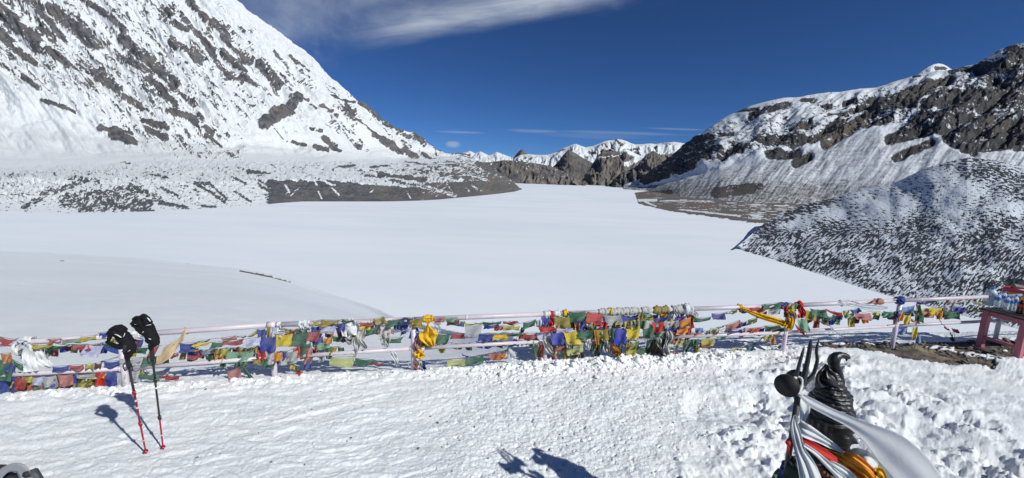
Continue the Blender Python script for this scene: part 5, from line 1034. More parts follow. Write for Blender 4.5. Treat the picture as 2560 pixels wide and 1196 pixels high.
scarf('sheer white scarf tied on the top rail and streaming far to the right', [('w', 2100, 2126, .044), ('r', Z(6, (1220, 225, 60), (1330, 225, 90), (1450, 250, 80), (1600, 290, 90), (1760, 295, 80), (1920, 300, 20)), .04)], M_khata_t)
scarf('small faded orange cloth folded over the top rail beside the streaming white scarf', [('w', 2187, 2206, .050), ('r', Z(6, (1800, 180, 60), (1730, 200, 50), (1620, 235, 20)), .05)], FM['lr'])
scarf('dark blue cloth knotted over the top of a post', [('w', 2240, 2257, .062), ('r', Z(6, (2060, 160, 20), (2110, 200, 90), (2160, 240, 20)), .05)], M_bluec)
scarf('blue and maroon rag tied on the post under the dark blue knot', [('r', Z(6, (2040, 350, 60), (2040, 410, 70), (2050, 450, 50)), .05), ('r', Z(6, (2020, 430, 50), (2010, 480, 40), (2000, 540, 20)), .04, M_brown)], M_bluec)
# ------------------------------------------------------------------ things on the platform
SV = np.array(sun_vec[:])
def meet(tx, ty, sx, sy, z=0.0):
    """depth along the sight line through (tx, ty) at which something would throw its shadow on the ground at (sx, sy)"""
    S = at_z(np.array(float(sx)), np.array(float(sy)), z); r = ray(np.array(float(tx)), np.array(float(ty)))
    # minimise |CAM + r d - S - SV t|
    A = np.stack([r, -SV], -1); sol = np.linalg.lstsq(A, S - CAM, rcond=None)[0]
    return float(sol[0])
def PX(x, y, d):
    return at_depth(np.array(float(x)), np.array(float(y)), np.array(float(d)))
def fused(name, capsules, mat, parent, voxel, smooth_it=4, disp=None):
    """one continuous skin grown over tapered limbs: capsules = [[(point, radius), ...], ...]"""
    geos = []
    for c in capsules:
        P = np.array([p[0] for p in c], float); r = [p[1] for p in c]
        if len(P) == 1: P = np.vstack([P - [0, 0, 1e-4], P + [0, 0, 1e-4]]); r = [r[0], r[0]]
        geos.append(tube_geo(P, r, 14, True))
        for p_, r_ in zip(P, r):
            bm = bmesh.new(); bmesh.ops.create_icosphere(bm, subdivisions=2, radius=float(r_))
            geos.append((np.array([v_.co[:] for v_ in bm.verts]) + p_, [[v_.index for v_ in f_.verts] for f_ in bm.faces])); bm.free()
    V_, F_ = merge(geos)
    o = mesh_np(name, V_, F_, mat, None)
    md = o.modifiers.new('r', 'REMESH'); md.mode = 'VOXEL'; md.voxel_size = voxel
    ms = o.modifiers.new('s', 'SMOOTH'); ms.factor = .6; ms.iterations = smooth_it
    dg = bpy.context.evaluated_depsgraph_get(); dg.update()
    me = bpy.data.meshes.new_from_object(o.evaluated_get(dg)); o.modifiers.clear(); old = o.data; o.data = me; bpy.data.meshes.remove(old)
    if disp is not None:
        n = len(me.vertices); a = np.empty(n * 3, np.float32); me.vertices.foreach_get('co', a); a = a.reshape(-1, 3).astype(float)
        nn = np.empty(n * 3, np.float32); me.vertex_normals.foreach_get('vector', nn); nn = nn.reshape(-1, 3)
        me.vertices.foreach_set('co', (a + nn * disp(a)[:, None]).astype(np.float32).ravel())
    me.polygons.foreach_set('use_smooth', np.ones(len(me.polygons), bool)); me.update()
    if parent is not None: o.parent = parent; o.matrix_parent_inverse = parent.matrix_basis.inverted()
    return o

# ---- trekking poles
M_red = simple('red_anodised_tube', (.42, .02, .035), .3, .08, 20, metal=.5)
M_blk = simple('black_tube', (.018, .018, .02), .4, .1, 20)
M_blkr = simple('black_rubber', (.02, .02, .02), .8, .2, 30)
M_white = simple('white_print', (.75, .75, .76), .5, .05)
M_glove = simple('black_glove_fabric', (.009, .009, .011), .82, .3, 30, .4, .002, bscale=180, spec=.2)
def pole(tip, grip, shadow_tip, stops, label, lean_px, redjoint):
    T = at_z(np.array(float(tip[0])), np.array(float(tip[1])), 0.0); T[2] = gz(T[0], T[1]) - .0
    d = meet(grip[0], grip[1], *shadow_tip); G_ = PX(grip[0], grip[1], d)
    root = empty('trekking_pole', tuple(T)); tag(root, label, 'trekking pole', 'trekking poles stuck upright in the snow')
    L = np.linalg.norm(G_ - T); u = (G_ - T) / L
    def at(t): return T + u * L * t
    a, b_ = stops
    tube('lower_shaft', [at(-.04), at(.3 * a), at(a)], [.0065, .0065, .0068], M_red, root, 12)
    tube('middle_shaft', [at(a), at((a + b_) / 2), at(b_)], .0080, M_red if redjoint else M_blk, root, 12)
    tube('upper_shaft', [at(b_), at((1 + b_) / 2), at(1.0)], .0092, M_blk, root, 12)
    for t in (a, b_):
        j = tube('twist_lock', [at(t - .018), at(t - .012), at(t + .012), at(t + .018)], [.010, .0135, .0135, .010], M_red if redjoint else M_blk, root, 14)
        V_, F_ = box_geo(at(t) + np.array([.014, -.004, 0]), (.012, .010, .034), bev=.002); mesh_np('lever', V_, F_, M_red if redjoint else M_blk, j)
    for k in range(5 if redjoint else 2): tube('printed_band', [at(b_ - .03 - .035 * k), at(b_ - .045 - .035 * k)], .0084, M_white if k % 2 else M_blk, root, 12, False)
    tube('printed_band', [at(.15), at(.158)], .0069, M_white, root, 12, False)
    tube('basket', [at(.022), at(.027), at(.032), at(.036)], [.010, .020, .018, .008], M_red, root, 20)
    tube('grip', [at(.88), at(.90), at(.95), at(1.0), at(1.05), at(1.07)], [.010, .0165, .0145, .017, .018, .010], M_blkr, root, 14)
    for sgn in (-1, 1):
        tube('wrist_strap', catmull([at(.93) + np.array([.012 * sgn, 0, 0]), at(.905) + np.array([.035 * sgn, -.01, 0]), at(.86) + np.array([.028 * sgn, -.01, 0]), at(.875) + np.array([.006 * sgn, -.016, 0])], 5), .0045, M_blkr, root, 6)
    return d
d1 = pole((365, 1133), (316, 885), (331, 1037), (.335, .65), 'left trekking pole with red locks, the glove on it lower', 0, True)
d2 = pole((408, 1123), (378, 868), (378, 1010), (.335, .70), 'right trekking pole with black upper shaft, the glove on it higher', 0, False)
def glove(d, capsules, marks, label, straps):
    conv = []
    for c in capsules: conv.append([(PX(x, y, d + dd * .8), r * .74 * d / 1000.0) for x, y, r, dd in c])
    root = empty('glove', tuple(conv[0][0][0])); tag(root, label, 'glove', 'black gloves pulled over the trekking poles')
    fused('shell', conv, M_glove, root, .0038, 2, lambda a: .0012 * np.sin(a[:, 2] * 260 + 3 * np.sin(a[:, 0] * 60)))
    for c in marks: tube('reflective_strip', [PX(x, y, d + dd * .85) for x, y, dd in c[0]], c[1], M_white, root, 6)
    for c in straps: tube('cuff_band', [PX(x, y, d + dd) for x, y, dd in c], [.056, .062, .056], M_blkr, root, 20, False)
g1 = glove(d1, [[(327, 872, 15, 0), (319, 856, 19, 0), (308, 842, 20, 0), (296, 832, 16, 0)], [(328, 868, 15, .02), (325, 878, 16, 0), (321, 888, 11, 0), (318, 896, 7, 0)],
     [(303, 826, 11, -.03), (290, 820, 8, -.04), (278, 825, 7, -.04), (271, 835, 6, -.03)], [(296, 836, 10, -.04), (284, 833, 8, -.06), (275, 840, 7, -.055), (272, 849, 6, -.04)],
     [(304, 826, 12, .02), (291, 819, 9, .03), (280, 824, 8, .04)], [(308, 825, 12, .04), (300, 818, 10, .05), (286, 822, 8, .06)],
     [(315, 866, 11, -.03), (300, 868, 8.5, -.03), (284, 864, 7, -.03), (268, 855, 5.5, -.03)]],
     [(((287, 836, -.075), (295, 839, -.078), (303, 844, -.072)), .0035), (((308, 843, -.078), (311, 838, -.075), (312, 833, -.07)), .002), (((319, 880, -.06), (325, 876, -.065)), .002)],
     'black ski glove on the left trekking pole, fingers curled and thumb pointing left', [])
g2 = glove(d2, [[(384, 850, 17, 0), (376, 836, 18, 0), (368, 820, 20, 0), (362, 808, 17, 0)], [(374, 850, 13, 0), (386, 852, 15, 0), (390, 858, 11, 0), (379, 864, 10, 0), (377, 872, 7, 0)],
     [(370, 808, 13, -.03), (366, 797, 10, -.04), (359, 790, 8, -.035), (352, 793, 6.5, -.02)], [(360, 806, 11, -.02), (350, 797, 7.5, -.02), (341, 794, 6.5, -.01), (334, 799, 5.5, 0)],
     [(356, 812, 10, -.03), (345, 807, 7.5, -.045), (335, 806, 6.5, -.045), (329, 810, 5, -.04)], [(356, 822, 10, -.01), (344, 819, 7, -.02), (333, 815, 5.5, -.02)],
     [(362, 832, 11, -.03), (352, 828, 9, -.04), (344, 822, 8, -.045)]],
     [(((368, 795, -.07), (372, 799, -.075), (376, 804, -.07)), .0045), (((364, 815, -.08), (371, 813, -.082), (378, 812, -.07)), .0022), (((355, 833, -.07), (359, 829, -.072)), .002), (((372, 847, -.07), (377, 849, -.07)), .0035)],
     'black ski glove on the right trekking pole, fingers spread up and left', [])

# ---- pink table with drinks
M_pinkw = simple('worn_pink_paint', (.40, .13, .165), .6, .22, 9, .4, .003)
M_tabtop = simple('dark_table_top', (.035, .028, .028), .6, .4, 12, .4, .003)
FL = at_z(np.array(2450.), np.array(864.), 0.0); FR = at_z(np.array(2543.), np.array(895.), 0.0)
u = (FR - FL); LEN = np.linalg.norm(u) ; u /= LEN; wv = np.array([-u[1], u[0], 0]); wv = wv if wv[0] > 0 else -wv
Q = np.stack([FL + np.array([0, 0, z]) for z in np.linspace(.3, 1.2, 300)]); hh = np.linspace(.3, 1.2, 300)[np.argmin(np.abs(project(Q)[1] - 776))]
Rt = np.stack([u, wv, np.array([0, 0, 1.0])], 1)
table = empty('table', tuple(FL)); tag(table, 'weathered pink wooden table with dark top standing at the right end of the railing', 'table')
TW = 1.15
def tb(name, cu, cw, cz, s, mat, bev=.004):
    V_, F_ = box_geo((0, 0, 0), s, None, bev); V_ = V_ @ Rt.T + FL + u * cu + wv * cw + np.array([0, 0, cz])
    return mesh_np(name, V_, F_, mat, table, False)
for a_ in (0, LEN):
    for c_ in (0, TW):
        tb('leg', a_, c_, hh / 2 - .08, (.085, .085, hh + .16), M_pinkw, .006)
for c_ in (0, TW): tb('apron', LEN / 2, c_, hh - .045, (LEN - .09, .045, .08), M_pinkw)
for a_ in (0, LEN): tb('apron', a_, TW / 2, hh - .045, (.045, TW - .09, .08), M_pinkw)
tb('stretcher', LEN / 2, 0, .17, (LEN - .09, .05, .05), M_pinkw); tb('stretcher', LEN / 2, TW, .17, (LEN - .09, .05, .05), M_pinkw)
ztop = hh + .026
for k in range(7):
    tb('top_board', LEN / 2, -.02 + (TW + .10) / 7 * k + .04, hh + .012, (LEN + .17, (TW + .10) / 7 - .006, .026), M_tabtop, .003)
m, b, out = new_mat('clear_plastic'); p = principled(b, out, (.82, .90, .95, 1), .12, None, spec=.5); p.inputs['Transmission Weight'].default_value = .55; p.inputs['IOR'].default_value = 1.25; M_pet = m
m, b, out = new_mat('hazy_plastic'); p = principled(b, out, (.62, .72, .76, 1), .3, None, spec=.5); p.inputs['Transmission Weight'].default_value = .3; p.inputs['IOR'].default_value = 1.25; M_jug = m
M_lab = simple('blue_bottle_label', (.04, .22, .60), .35, .35, 60); M_cap = simple('blue_cap', (.04, .18, .60), .4, .05)
M_cola = simple('dark_drink', (.03, .008, .006), .15, .1, spec=.6); M_rlab = simple('red_label', (.62, .03, .02), .35, .25, 50); M_capr = simple('red_cap', (.6, .02, .02), .4, .05)
M_carton = simple('red_carton', (.50, .03, .03), .6, .12, 30); M_cwhite = simple('carton_inside', (.72, .66, .56), .8, .08, 20); M_cyel = simple('yellow_carton_panel', (.70, .55, .08), .6, .1, 20); M_cgreen = simple('green_carton_print', (.30, .30, .06), .6, .1, 20)
def bottle(x, y, h, r, mats, label, name='water_bottle', cat='bottle', grp='clear water bottles on the table'):
    base = at_z(np.array(float(x)), np.array(float(y)), ztop); root = empty(name, tuple(base)); tag(root, label, cat, grp)
    prof = [(0, .75), (.02, .98), (.12, 1), (.18, .93), (.24, 1), (.30, .93), (.36, 1), (.42, .95), (.46, 1), (.70, 1), (.76, .92), (.84, .62), (.90, .36), (.915, .36)]
    P = [base + np.array([0, 0, h * a]) for a, _ in prof]
    tube('body', P, [r * k for _, k in prof], mats[0], root, 18)
    tube('label_band', [base + np.array([0, 0, h * a]) for a in (.50, .60, .70)], r * 1.02, mats[1], root, 18, False)
    tube('cap', [base + np.array([0, 0, h * a]) for a in (.915, .92, .985, 1.0)], [r * .40, r * .44, r * .44, r * .38], mats[2], root, 14)
    return root
bottle(2472, 764, .34, .078, (M_jug, M_jug, M_cap), 'big cloudy round jug at the left end of the table', 'water_jug', 'jug', None)
bottle(2490, 769, .27, .038, (M_pet, M_lab, M_cap), 'water bottle with blue label next to the cloudy jug')
bottle(2505, 765, .27, .038, (M_pet, M_lab, M_cap), 'water bottle standing half hidden behind the front bottles')
bottle(2513, 775, .26, .036, (M_pet, M_lab, M_cap), 'second water bottle of the front row counted from the cloudy jug')
bottle(2524, 776, .25, .034, (M_pet, M_lab, M_cap), 'low water bottle squeezed in the middle of the front row')
bottle(2533, 777, .29, .038, (M_pet, M_lab, M_cap), 'tall water bottle with bright blue label beside the dark drink')
bottle(2549, 785, .25, .050, (M_cola, M_rlab, M_capr), 'dark cola bottle with red label at the right edge', 'cola_bottle', 'bottle', None)
bottle(2568, 792, .25, .045, (simple('orange_drink', (.7, .2, .02), .2), M_rlab, M_capr), 'orange drink bottle at the right edge of the photo beside the cola', 'orange_bottle', 'bottle', None)
def carton(x, y, s, label, open_, zoff=0):
    c = at_z(np.array(float(x)), np.array(float(y)), ztop + zoff); root = empty('carton', tuple(c)); tag(root, label, 'carton')
    def part(nm, cu, cw, cz, sz, mt):
        V_, F_ = box_geo((0, 0, 0), sz, None, .001); V_ = V_ @ Rt.T + c + u * cu + wv * cw + np.array([0, 0, cz]); return mesh_np(nm, V_, F_, mt, root, False)
    part('side_panel', -s[0] / 2, 0, s[2] / 2, (.006, s[1], s[2]), M_carton); part('side_panel', s[0] / 2, 0, s[2] / 2, (.006, s[1], s[2]), M_carton)
    part('front_panel', 0, -s[1] / 2, s[2] / 2, (s[0] - .014, .006, s[2]), M_carton); part('back_panel', 0, s[1] / 2, s[2] / 2, (s[0] - .014, .006, s[2]), M_cwhite)
    part('floor_panel', 0, 0, .008, (s[0] - .014, s[1] - .014, .006), M_cwhite)
    part('printed_patch', .0, -s[1] / 2 - .006, s[2] * .45, (s[0] * .6, .003, s[2] * .45), M_cyel if not open_ else M_cgreen)
    if open_:
        V_, F_ = box_geo((0, 0, 0), (s[0], .004, .09), None, .0); t = math.radians(50); Rx = np.array([[1, 0, 0], [0, math.cos(t), -math.sin(t)], [0, math.sin(t), math.cos(t)]])
        V_ = V_ @ Rx.T; V_ = V_ @ Rt.T + c + wv * (s[1] / 2 + .035) + np.array([0, 0, s[2] + .03]); mesh_np('flap', V_, F_, M_cwhite, root, False)
    else: part('lid', 0, 0, s[2] + .004, (s[0] + .01, s[1] + .01, .006), M_cwhite)
carton(2540, 752, (.30, .22, .24), 'open red cardboard carton with white inside behind the water bottles', True)
carton(2575, 764, (.26, .2, .26), 'red carton with yellow panel at the right edge behind the cola', False)

# ---- backpack at the lower left corner
M_pack = simple('dark_pack_fabric', (.022, .023, .027), .8, .2, 30, .4, .002, bscale=150); M_web = simple('grey_webbing', (.26, .27, .29), .75, .15, 60, .4, .002, bscale=300); M_side = simple('charcoal_pad', (.05, .055, .065), .6, .2, 30)
db = 3.28
pk = empty('backpack', tuple(PX(30, 1230, db))); tag(pk, 'dark backpack with a grey carry loop at the bottom left corner', 'backpack')
fused('body', [[(PX(-60, 1215, db + .05), .13), (PX(10, 1222, db + .05), .12), (PX(60, 1238, db + .03), .10)], [(PX(-40, 1178, db + .08), .05), (PX(8, 1176, db + .08), .045)]], M_pack, pk, .012, 5)
V_, F_ = ribbon_geo([(-18, 1215, 26, .0), (-4, 1190, 22, .0), (20, 1172, 20, .0), (48, 1172, 24, .0), (64, 1196, 30, .0), (70, 1225, 30, .0)], 0, 900, 5, 8, .0, 1, lambda a, b_, c_: at_depth(a, b_, db - .03 + 0 * c_), .0)
lp = mesh_np('carry_loop', V_, F_, M_web, pk); sm = lp.modifiers.new('t', 'SOLIDIFY'); sm.thickness = .006
V_, F_ = box_geo((0, 0, 0), (.10, .05, .16), None, .008); t = math.radians(22); Ry = np.array([[math.cos(t), 0, -math.sin(t)], [0, 1, 0], [math.sin(t), 0, math.cos(t)]])
mesh_np('hip_pad', V_ @ Ry.T + PX(86, 1198, db), F_, M_side, pk)
V_, F_ = box_geo((0, 0, 0), (.045, .03, .05), None, .006); mesh_np('buckle', V_ @ Ry.T + PX(68, 1186, db - .03), F_, M_blkr, pk)
# ------------------------------------------------------------------ black statue with trident and scarves
m, b, out = new_mat('black_cast_metal')
g = b.node('ShaderNodeNewGeometry').outputs['Position']
c = b.mix(b.ss(b.noise(g, 14, 6, .65), .45, .75), (.010, .010, .011, 1), (.030, .028, .027, 1))
principled(b, out, c, b.lin(b.noise(g, 25, 5, .6), .3, .7, .28, .52), bump(b, b.noise(g, 55, 6, .65), .35, .004), spec=.5)
M_bronze = m
M_trid = simple('dark_iron', (.032, .036, .037), .45, .25, 25, .3, .002, spec=.5)
D0 = meet(2030, 851, 1240, 1118); D1 = meet(2110, 888, 1385, 1112)
DH = (D0 + D1) / 2 + .02
def HP(x, y, dd=0.0): return PX(x, y, DH + dd)
mm = DH / 1000.0                                       # metres per picture pixel at the statue
hc = HP(2085, 1075); foot = np.array([hc[0] - .05, hc[1], 0]); foot[2] = gz(foot[0], foot[1])
statue = empty('statue', tuple(foot)); tag(statue, 'black cast statue of a seated ascetic with tall coiled hair seen in profile', 'statue')
# head: profile revolved with the face towards +x
def head_geo():
    chin = HP(2102, 1122); U_ = np.array([0, 0, 1.0]); yaw = math.radians(-45)
    X_ = np.array([math.cos(yaw), math.sin(yaw), 0]); Y_ = np.array([-math.sin(yaw), math.cos(yaw), 0])
    k = .97
    zf = np.array([-.16, -.12, -.08, -.035, -.012, 0, .012, .024, .032, .040, .047, .052, .058, .066, .075, .085, .100, .112, .122, .130, .140, .152, .17, .19, .21, .225, .235])
    xf = np.array([.00, .000, .005, .018, .030, .040, .047, .043, .038, .044, .046, .041, .047, .046, .040, .042, .040, .037, .036, .046, .053, .054, .050, .040, .022, .000, -.03])
    xb = np.array([-.20, -.18, -.17, -.165, -.17, -.172, -.175, -.178, -.18, -.182, -.184, -.185, -.186, -.188, -.19, -.192, -.195, -.196, -.197, -.198, -.198, -.196, -.19, -.18, -.16, -.14, -.11])
    wy = np.array([.075, .065, .06, .058, .050, .047, .053, .056, .058, .060, .061, .062, .063, .065, .067, .070, .073, .075, .076, .077, .078, .078, .077, .073, .064, .052, .035])
    zs = np.linspace(-.16, .235, 120); nt = 96; th = np.linspace(0, 2 * math.pi, nt, endpoint=False)
    Zg, Tg = np.meshgrid(zs, th, indexing='ij')
    f_ = np.interp(Zg, zf, xf); bk = np.interp(Zg, zf, xb); wd = np.interp(Zg, zf, wy)
    cx_ = (f_ + bk) / 2; a = (f_ - bk) / 2
    ct, st_ = np.cos(Tg), np.sin(Tg)
    px_ = cx_ + a * np.sign(ct) * np.abs(ct) ** .9; py_ = wd * np.sign(st_) * np.abs(st_) ** .85
    frontw = np.clip(ct, 0, 1)
    nose = np.interp(Zg, [.055, .066, .070, .076, .090, .110, .125, .135], [0, .012, .030, .038, .028, .014, .005, 0])
    px_ += frontw * nose * np.exp(-(py_ / .0125) ** 2)
    px_ += frontw * .006 * np.exp(-((Zg - .072) / .008) ** 2) * np.exp(-((np.abs(py_) - .014) / .006) ** 2)
    for s_ in (-1, 1):     # eye socket, lids, brow
        e = np.exp(-((py_ - s_ * .034) / .016) ** 2)
        px_ += frontw * e * (-.020 * np.exp(-((Zg - .114) / .011) ** 2) + .011 * np.exp(-((Zg - .113) / .0055) ** 2) + .005 * np.exp(-((Zg - .130) / .005) ** 2))
    px_ += frontw * (-.004) * np.exp(-((Zg - .0515) / .0022) ** 2) * np.exp(-(py_ / .022) ** 2)
    # matted hair: locks behind and above the face
    hair = sstep(-(px_ - (-.062 + .25 * (Zg - .06))), -.0, .015)
    hair = np.maximum(hair, sstep(Zg, .165, .185))
    lock = .008 + .006 * np.sin(Tg * 22 + 30 * Zg)
    rad = hair * lock; px_ += rad * ct; py_ += rad * st_
    # ear
    ear = np.exp(-((px_ + .055) / .014) ** 2) * np.exp(-((Zg - .09) / .028) ** 2); py_ += np.sign(st_) * .012 * ear
    P = chin + (px_ * k)[..., None] * X_ + (py_ * k)[..., None] * Y_ + (Zg * k)[..., None] * U_
    V_ = P.reshape(-1, 3); F_ = grid_faces(len(zs), nt, True).tolist(); F_.append([(len(zs) - 1) * nt + i for i in range(nt)]); F_.append(list(range(nt))[::-1])
    return V_, F_, chin, X_, Y_, k
V_, F_, chin, HX, HY, hk = head_geo()
mesh_np('head', V_, F_, M_bronze, statue)
# body, folded legs and plinth (mostly below the picture)
sh = chin - HX * .08 - np.array([0, 0, .10])
fused('body', [[(sh + np.array([0, 0, .05]), .07), (sh + np.array([0, 0, -.12]), .15), (sh + np.array([0, 0, -.42]), .16), (sh + np.array([-.0, 0, -.68]), .19)],
               [(sh + HY * .19 + np.array([0, 0, -.09]), .065), (sh + HY * .26 + np.array([.04, 0, -.34]), .055), (sh + HY * .16 + HX * .24 + np.array([0, 0, -.5]), .045)],
               [(sh - HY * .19 + np.array([0, 0, -.09]), .065), (sh - HY * .27 + np.array([-.02, 0, -.34]), .055), (sh - HY * .16 + HX * .22 + np.array([0, 0, -.5]), .045)],
               [(sh + HY * .10 + np.array([0, 0, -.12]), .11), (sh - HY * .10 + np.array([0, 0, -.12]), .11)],
               [(sh + HY * .12 + np.array([0, 0, -.7]), .13), (sh + HY * .38 + HX * .25 + np.array([0, 0, -.74]), .085), (sh - HY * .05 + HX * .42 + np.array([0, 0, -.76]), .07)],
               [(sh - HY * .12 + np.array([0, 0, -.7]), .13), (sh - HY * .38 + HX * .25 + np.array([0, 0, -.74]), .085), (sh + HY * .05 + HX * .36 + np.array([0, 0, -.72]), .07)]], M_bronze, statue, .018, 4)
pz0 = foot[2] - .2; pz1 = sh[2] - .80
V_, F_ = box_geo((sh[0] + .1, sh[1], (pz0 + pz1) / 2), (.85, .85, pz1 - pz0), None, .03); mesh_np('plinth', V_, F_, simple('plinth_stone', (.22, .21, .20), .85, .2, 10, .4, .004), statue)
# coiled hair: stacked winding locks up to a folded point
coil = []
levels = [(2074, 1040, 56), (2077, 1026, 52), (2077, 1012, 47), (2077, 1000, 42), (2078, 990, 41), (2076, 980, 40), (2074, 972, 36), (2076, 962, 30), (2073, 953, 27), (2075, 944, 26), (2077, 934, 20), (2080, 925, 13), (2076, 917, 6)]
n = 110; T_ = np.linspace(0, 1, n); lx = np.interp(T_, np.linspace(0, 1, len(levels)), [l[0] for l in levels]); ly = np.interp(T_, np.linspace(0, 1, len(levels)), [l[1] for l in levels]); lr = np.interp(T_, np.linspace(0, 1, len(levels)), [l[2] for l in levels])
Pc = np.array([HP(a, b_) for a, b_ in zip(lx, ly)])
nt = 72; th = np.linspace(0, 2 * math.pi, nt, endpoint=False); Vc = []
for i in range(n):
    tw = .5 * np.sin(th * 1 + T_[i] * 9)            # winding bands
    band_ = np.abs(np.sin((T_[i] * 11 + th / (2 * math.pi)) * math.pi)) ** .5
    r_ = lr[i] * mm * (.88 + .15 * band_ + .03 * np.sin(9 * th + 14 * T_[i]) + .015 * np.sin(23 * th - 40 * T_[i])); r_ = r_ * (1 + .06 * np.cos(th - 2.4 + 6 * T_[i]))
    Vc.append(Pc[i] + np.stack([np.cos(th) * r_, np.sin(th) * r_, .004 * np.sin(3 * th + 7 * T_[i])], -1))
mesh_np('hair_coil', np.concatenate(Vc), grid_faces(n, nt, True).tolist() + [[(n - 1) * nt + i for i in range(nt)]], M_bronze, statue)
# loose end folded up beside the point, a curved flap of hair
V_, F_ = ribbon_geo([(2062, 968, 34, -.05), (2058, 948, 32, -.055), (2064, 930, 26, -.05), (2069, 912, 8, -.03)], 0, 77, 8, 8, .012, 1, lambda a, b_, c_: at_depth(a, b_, DH + c_), .03)
o = mesh_np('hair_flap', V_, F_, M_bronze, statue); s_ = o.modifiers.new('t', 'SOLIDIFY'); s_.thickness = .012; s_.offset = 0
V_, F_ = ribbon_geo([(2068, 922, 8, -.06), (2076, 940, 24, -.07), (2088, 957, 24, -.07), (2106, 963, 10, -.05)], 0, 78, 8, 8, .010, 1, lambda a, b_, c_: at_depth(a, b_, DH + c_), .03)
o = mesh_np('hair_flap', V_, F_, M_bronze, statue); s_ = o.modifiers.new('t', 'SOLIDIFY'); s_.thickness = .012; s_.offset = 0
# rearing snake
body_px = [(2106, 968, 5, 0), (2103, 955, 8, 0), (2098, 940, 9, 0), (2092, 926, 11, 0), (2086, 914, 12, 0), (2084, 903, 13, 0), (2089, 894, 12, 0), (2098, 889, 9, 0), (2108, 889, 7.5, 0), (2117, 892, 7, 0), (2123, 895, 4, 0)]
Pn = catmull([HP(a, b_, -.02) for a, b_, r_, z_ in body_px], 6); Rn = np.interp(np.linspace(0, 1, len(Pn)), np.linspace(0, 1, len(body_px)), [p[2] * mm for p in body_px])
sn = tube('snake', Pn, Rn, M_bronze, statue, 18, True, True, lambda i, th_: 1 + .04 * np.sin(6 * th_ + i * .9)); sn['label'] = 'rearing cobra curling over the hair'
tube('fang_jaw', [HP(2112, 894, -.02), HP(2117, 900, -.02), HP(2115, 904, -.02)], [.007, .006, .002], M_bronze, sn, 8)
tube('hair_stud', [HP(2106, 975, -.04), HP(2110, 971, -.06)], [.010, .007], M_bronze, statue, 10); tube('hair_stud', [HP(2104, 987, -.04), HP(2110, 988, -.06)], [.007, .006], M_bronze, statue, 10)

# ---- trident
def TP(x, y, dd=0.0): return PX(x, y, D0 + dd)
tm = D0 / 1000.0
tipz = TP(1997, 975); tb0 = np.array([tipz[0], tipz[1], gz(tipz[0], tipz[1])])
tri = empty('trident', tuple(tb0)); tag(tri, 'dark iron three pronged trident standing beside the statue', 'trident')
sh_pts = [tipz + np.array([0, 0, .01]), tipz * .7 + tb0 * .3, tipz * .3 + tb0 * .7, tb0 - np.array([0, 0, .1])]
tube('shaft', sh_pts, 6.6 * tm, M_trid, tri, 14)
def prong(pts, ws):
    P = catmull([TP(a, b_) for a, b_ in pts], 6); W = np.interp(np.linspace(0, 1, len(P)), np.linspace(0, 1, len(ws)), ws) * tm
    return tube('prong', P, W, M_trid, tri, 12, True, True, lambda i, th_: 1 - .28 * np.abs(np.sin(th_ + .6)))
prong([(1999, 972), (1993, 962), (1990, 948), (1994, 928), (2000, 905), (2006, 884), (2011, 866)], [8.4, 8, 6.8, 6.0, 5.4, 4.7, 1.4])
prong([(2001, 972), (2008, 950), (2014, 925), (2020, 898), (2024, 874), (2026, 862), (2029, 848)], [9, 8, 6.0, 5.5, 5.0, 4.6, 1.4])
prong([(2003, 966), (2020, 951), (2033, 936), (2040, 916), (2043, 899), (2041, 880), (2043, 864), (2048, 848)], [8, 7.5, 6.1, 5.7, 5.3, 4.9, 4, 1.4])
tube('collar', [TP(1995, 984), TP(1998, 972), TP(2002, 964), TP(2004, 958)], [6.5 * tm, 12 * tm, 12 * tm, 6 * tm], M_trid, tri, 16)
# ---- hourglass drum tied under the prongs
c1_ = TP(1966, 965, -.04); c2b = TP(1992, 948, .08)
ax = c2b - c1_; L_ = np.linalg.norm(ax); ax /= L_
drum = empty('hand_drum', tuple((c1_ + c2b) / 2)); tag(drum, 'small black hourglass drum tied to the trident below its prongs', 'drum')
rr_ = [27 * tm, 27 * tm, 22 * tm, 12 * tm, 9 * tm, 12 * tm, 20 * tm, 24 * tm, 24 * tm]
tube('shell', [c1_ + ax * L_ * t for t in (0, .08, .14, .36, .5, .64, .86, .92, 1)], rr_, M_blkr, drum, 30, False)
for cc, r_ in ((c1_ - ax * .002, 26.5 * tm), (c2b + ax * .002, 23.5 * tm)):
    tube('drum_skin', [cc - ax * .0015, cc + ax * .0015], r_, simple('black_drum_skin', (.012, .010, .010), .6, .2, 30), drum, 30)

# ---- cloths round the statue
SPOS = lambda a, b_, c_: at_depth(a, b_, DH + c_)
def drape(label, path, mat, off, fold=.008, nf=2.0, n=14, name='scarf', cat='scarf', sd_=1, thick=.0015, parent=None, wav=.03):
    V_, F_ = ribbon_geo(path, off, sd_, n, 12, fold, nf, SPOS, wav)
    o = mesh_np(name, V_, F_, mat, parent); md = o.modifiers.new('t', 'SOLIDIFY'); md.thickness = thick
    if label: tag(o, label, cat, 'scarves and cloths draped on the statue')
    return o
kn = empty('scarf', tuple(TP(2000, 985, -.05))); tag(kn, 'white scarf knotted round the trident with its tail flying down to the lower right', 'scarf', 'scarves and cloths draped on the statue')
drape(None, [(2000, 986, 10, 0), (2030, 1008, 24, .0), (2078, 1033, 26, -.01), (2126, 1056, 30, -.03), (2172, 1083, 46, -.06), (2220, 1118, 76, -.10), (2264, 1158, 90, -.15), (2304, 1204, 100, -.19), (2336, 1255, 100, -.22)], M_khata_t, -.17, .0045, 1.6, 22, 'tail', sd_=3, parent=kn, wav=.02)
drape(None, [(2002, 985, 12, 0), (2009, 1002, 22, 0), (2012, 1024, 26, 0), (2007, 1048, 18, 0), (2001, 1071, 6, 0)], M_khata, -.10, .008, 1.2, 10, 'fold', sd_=4, parent=kn)
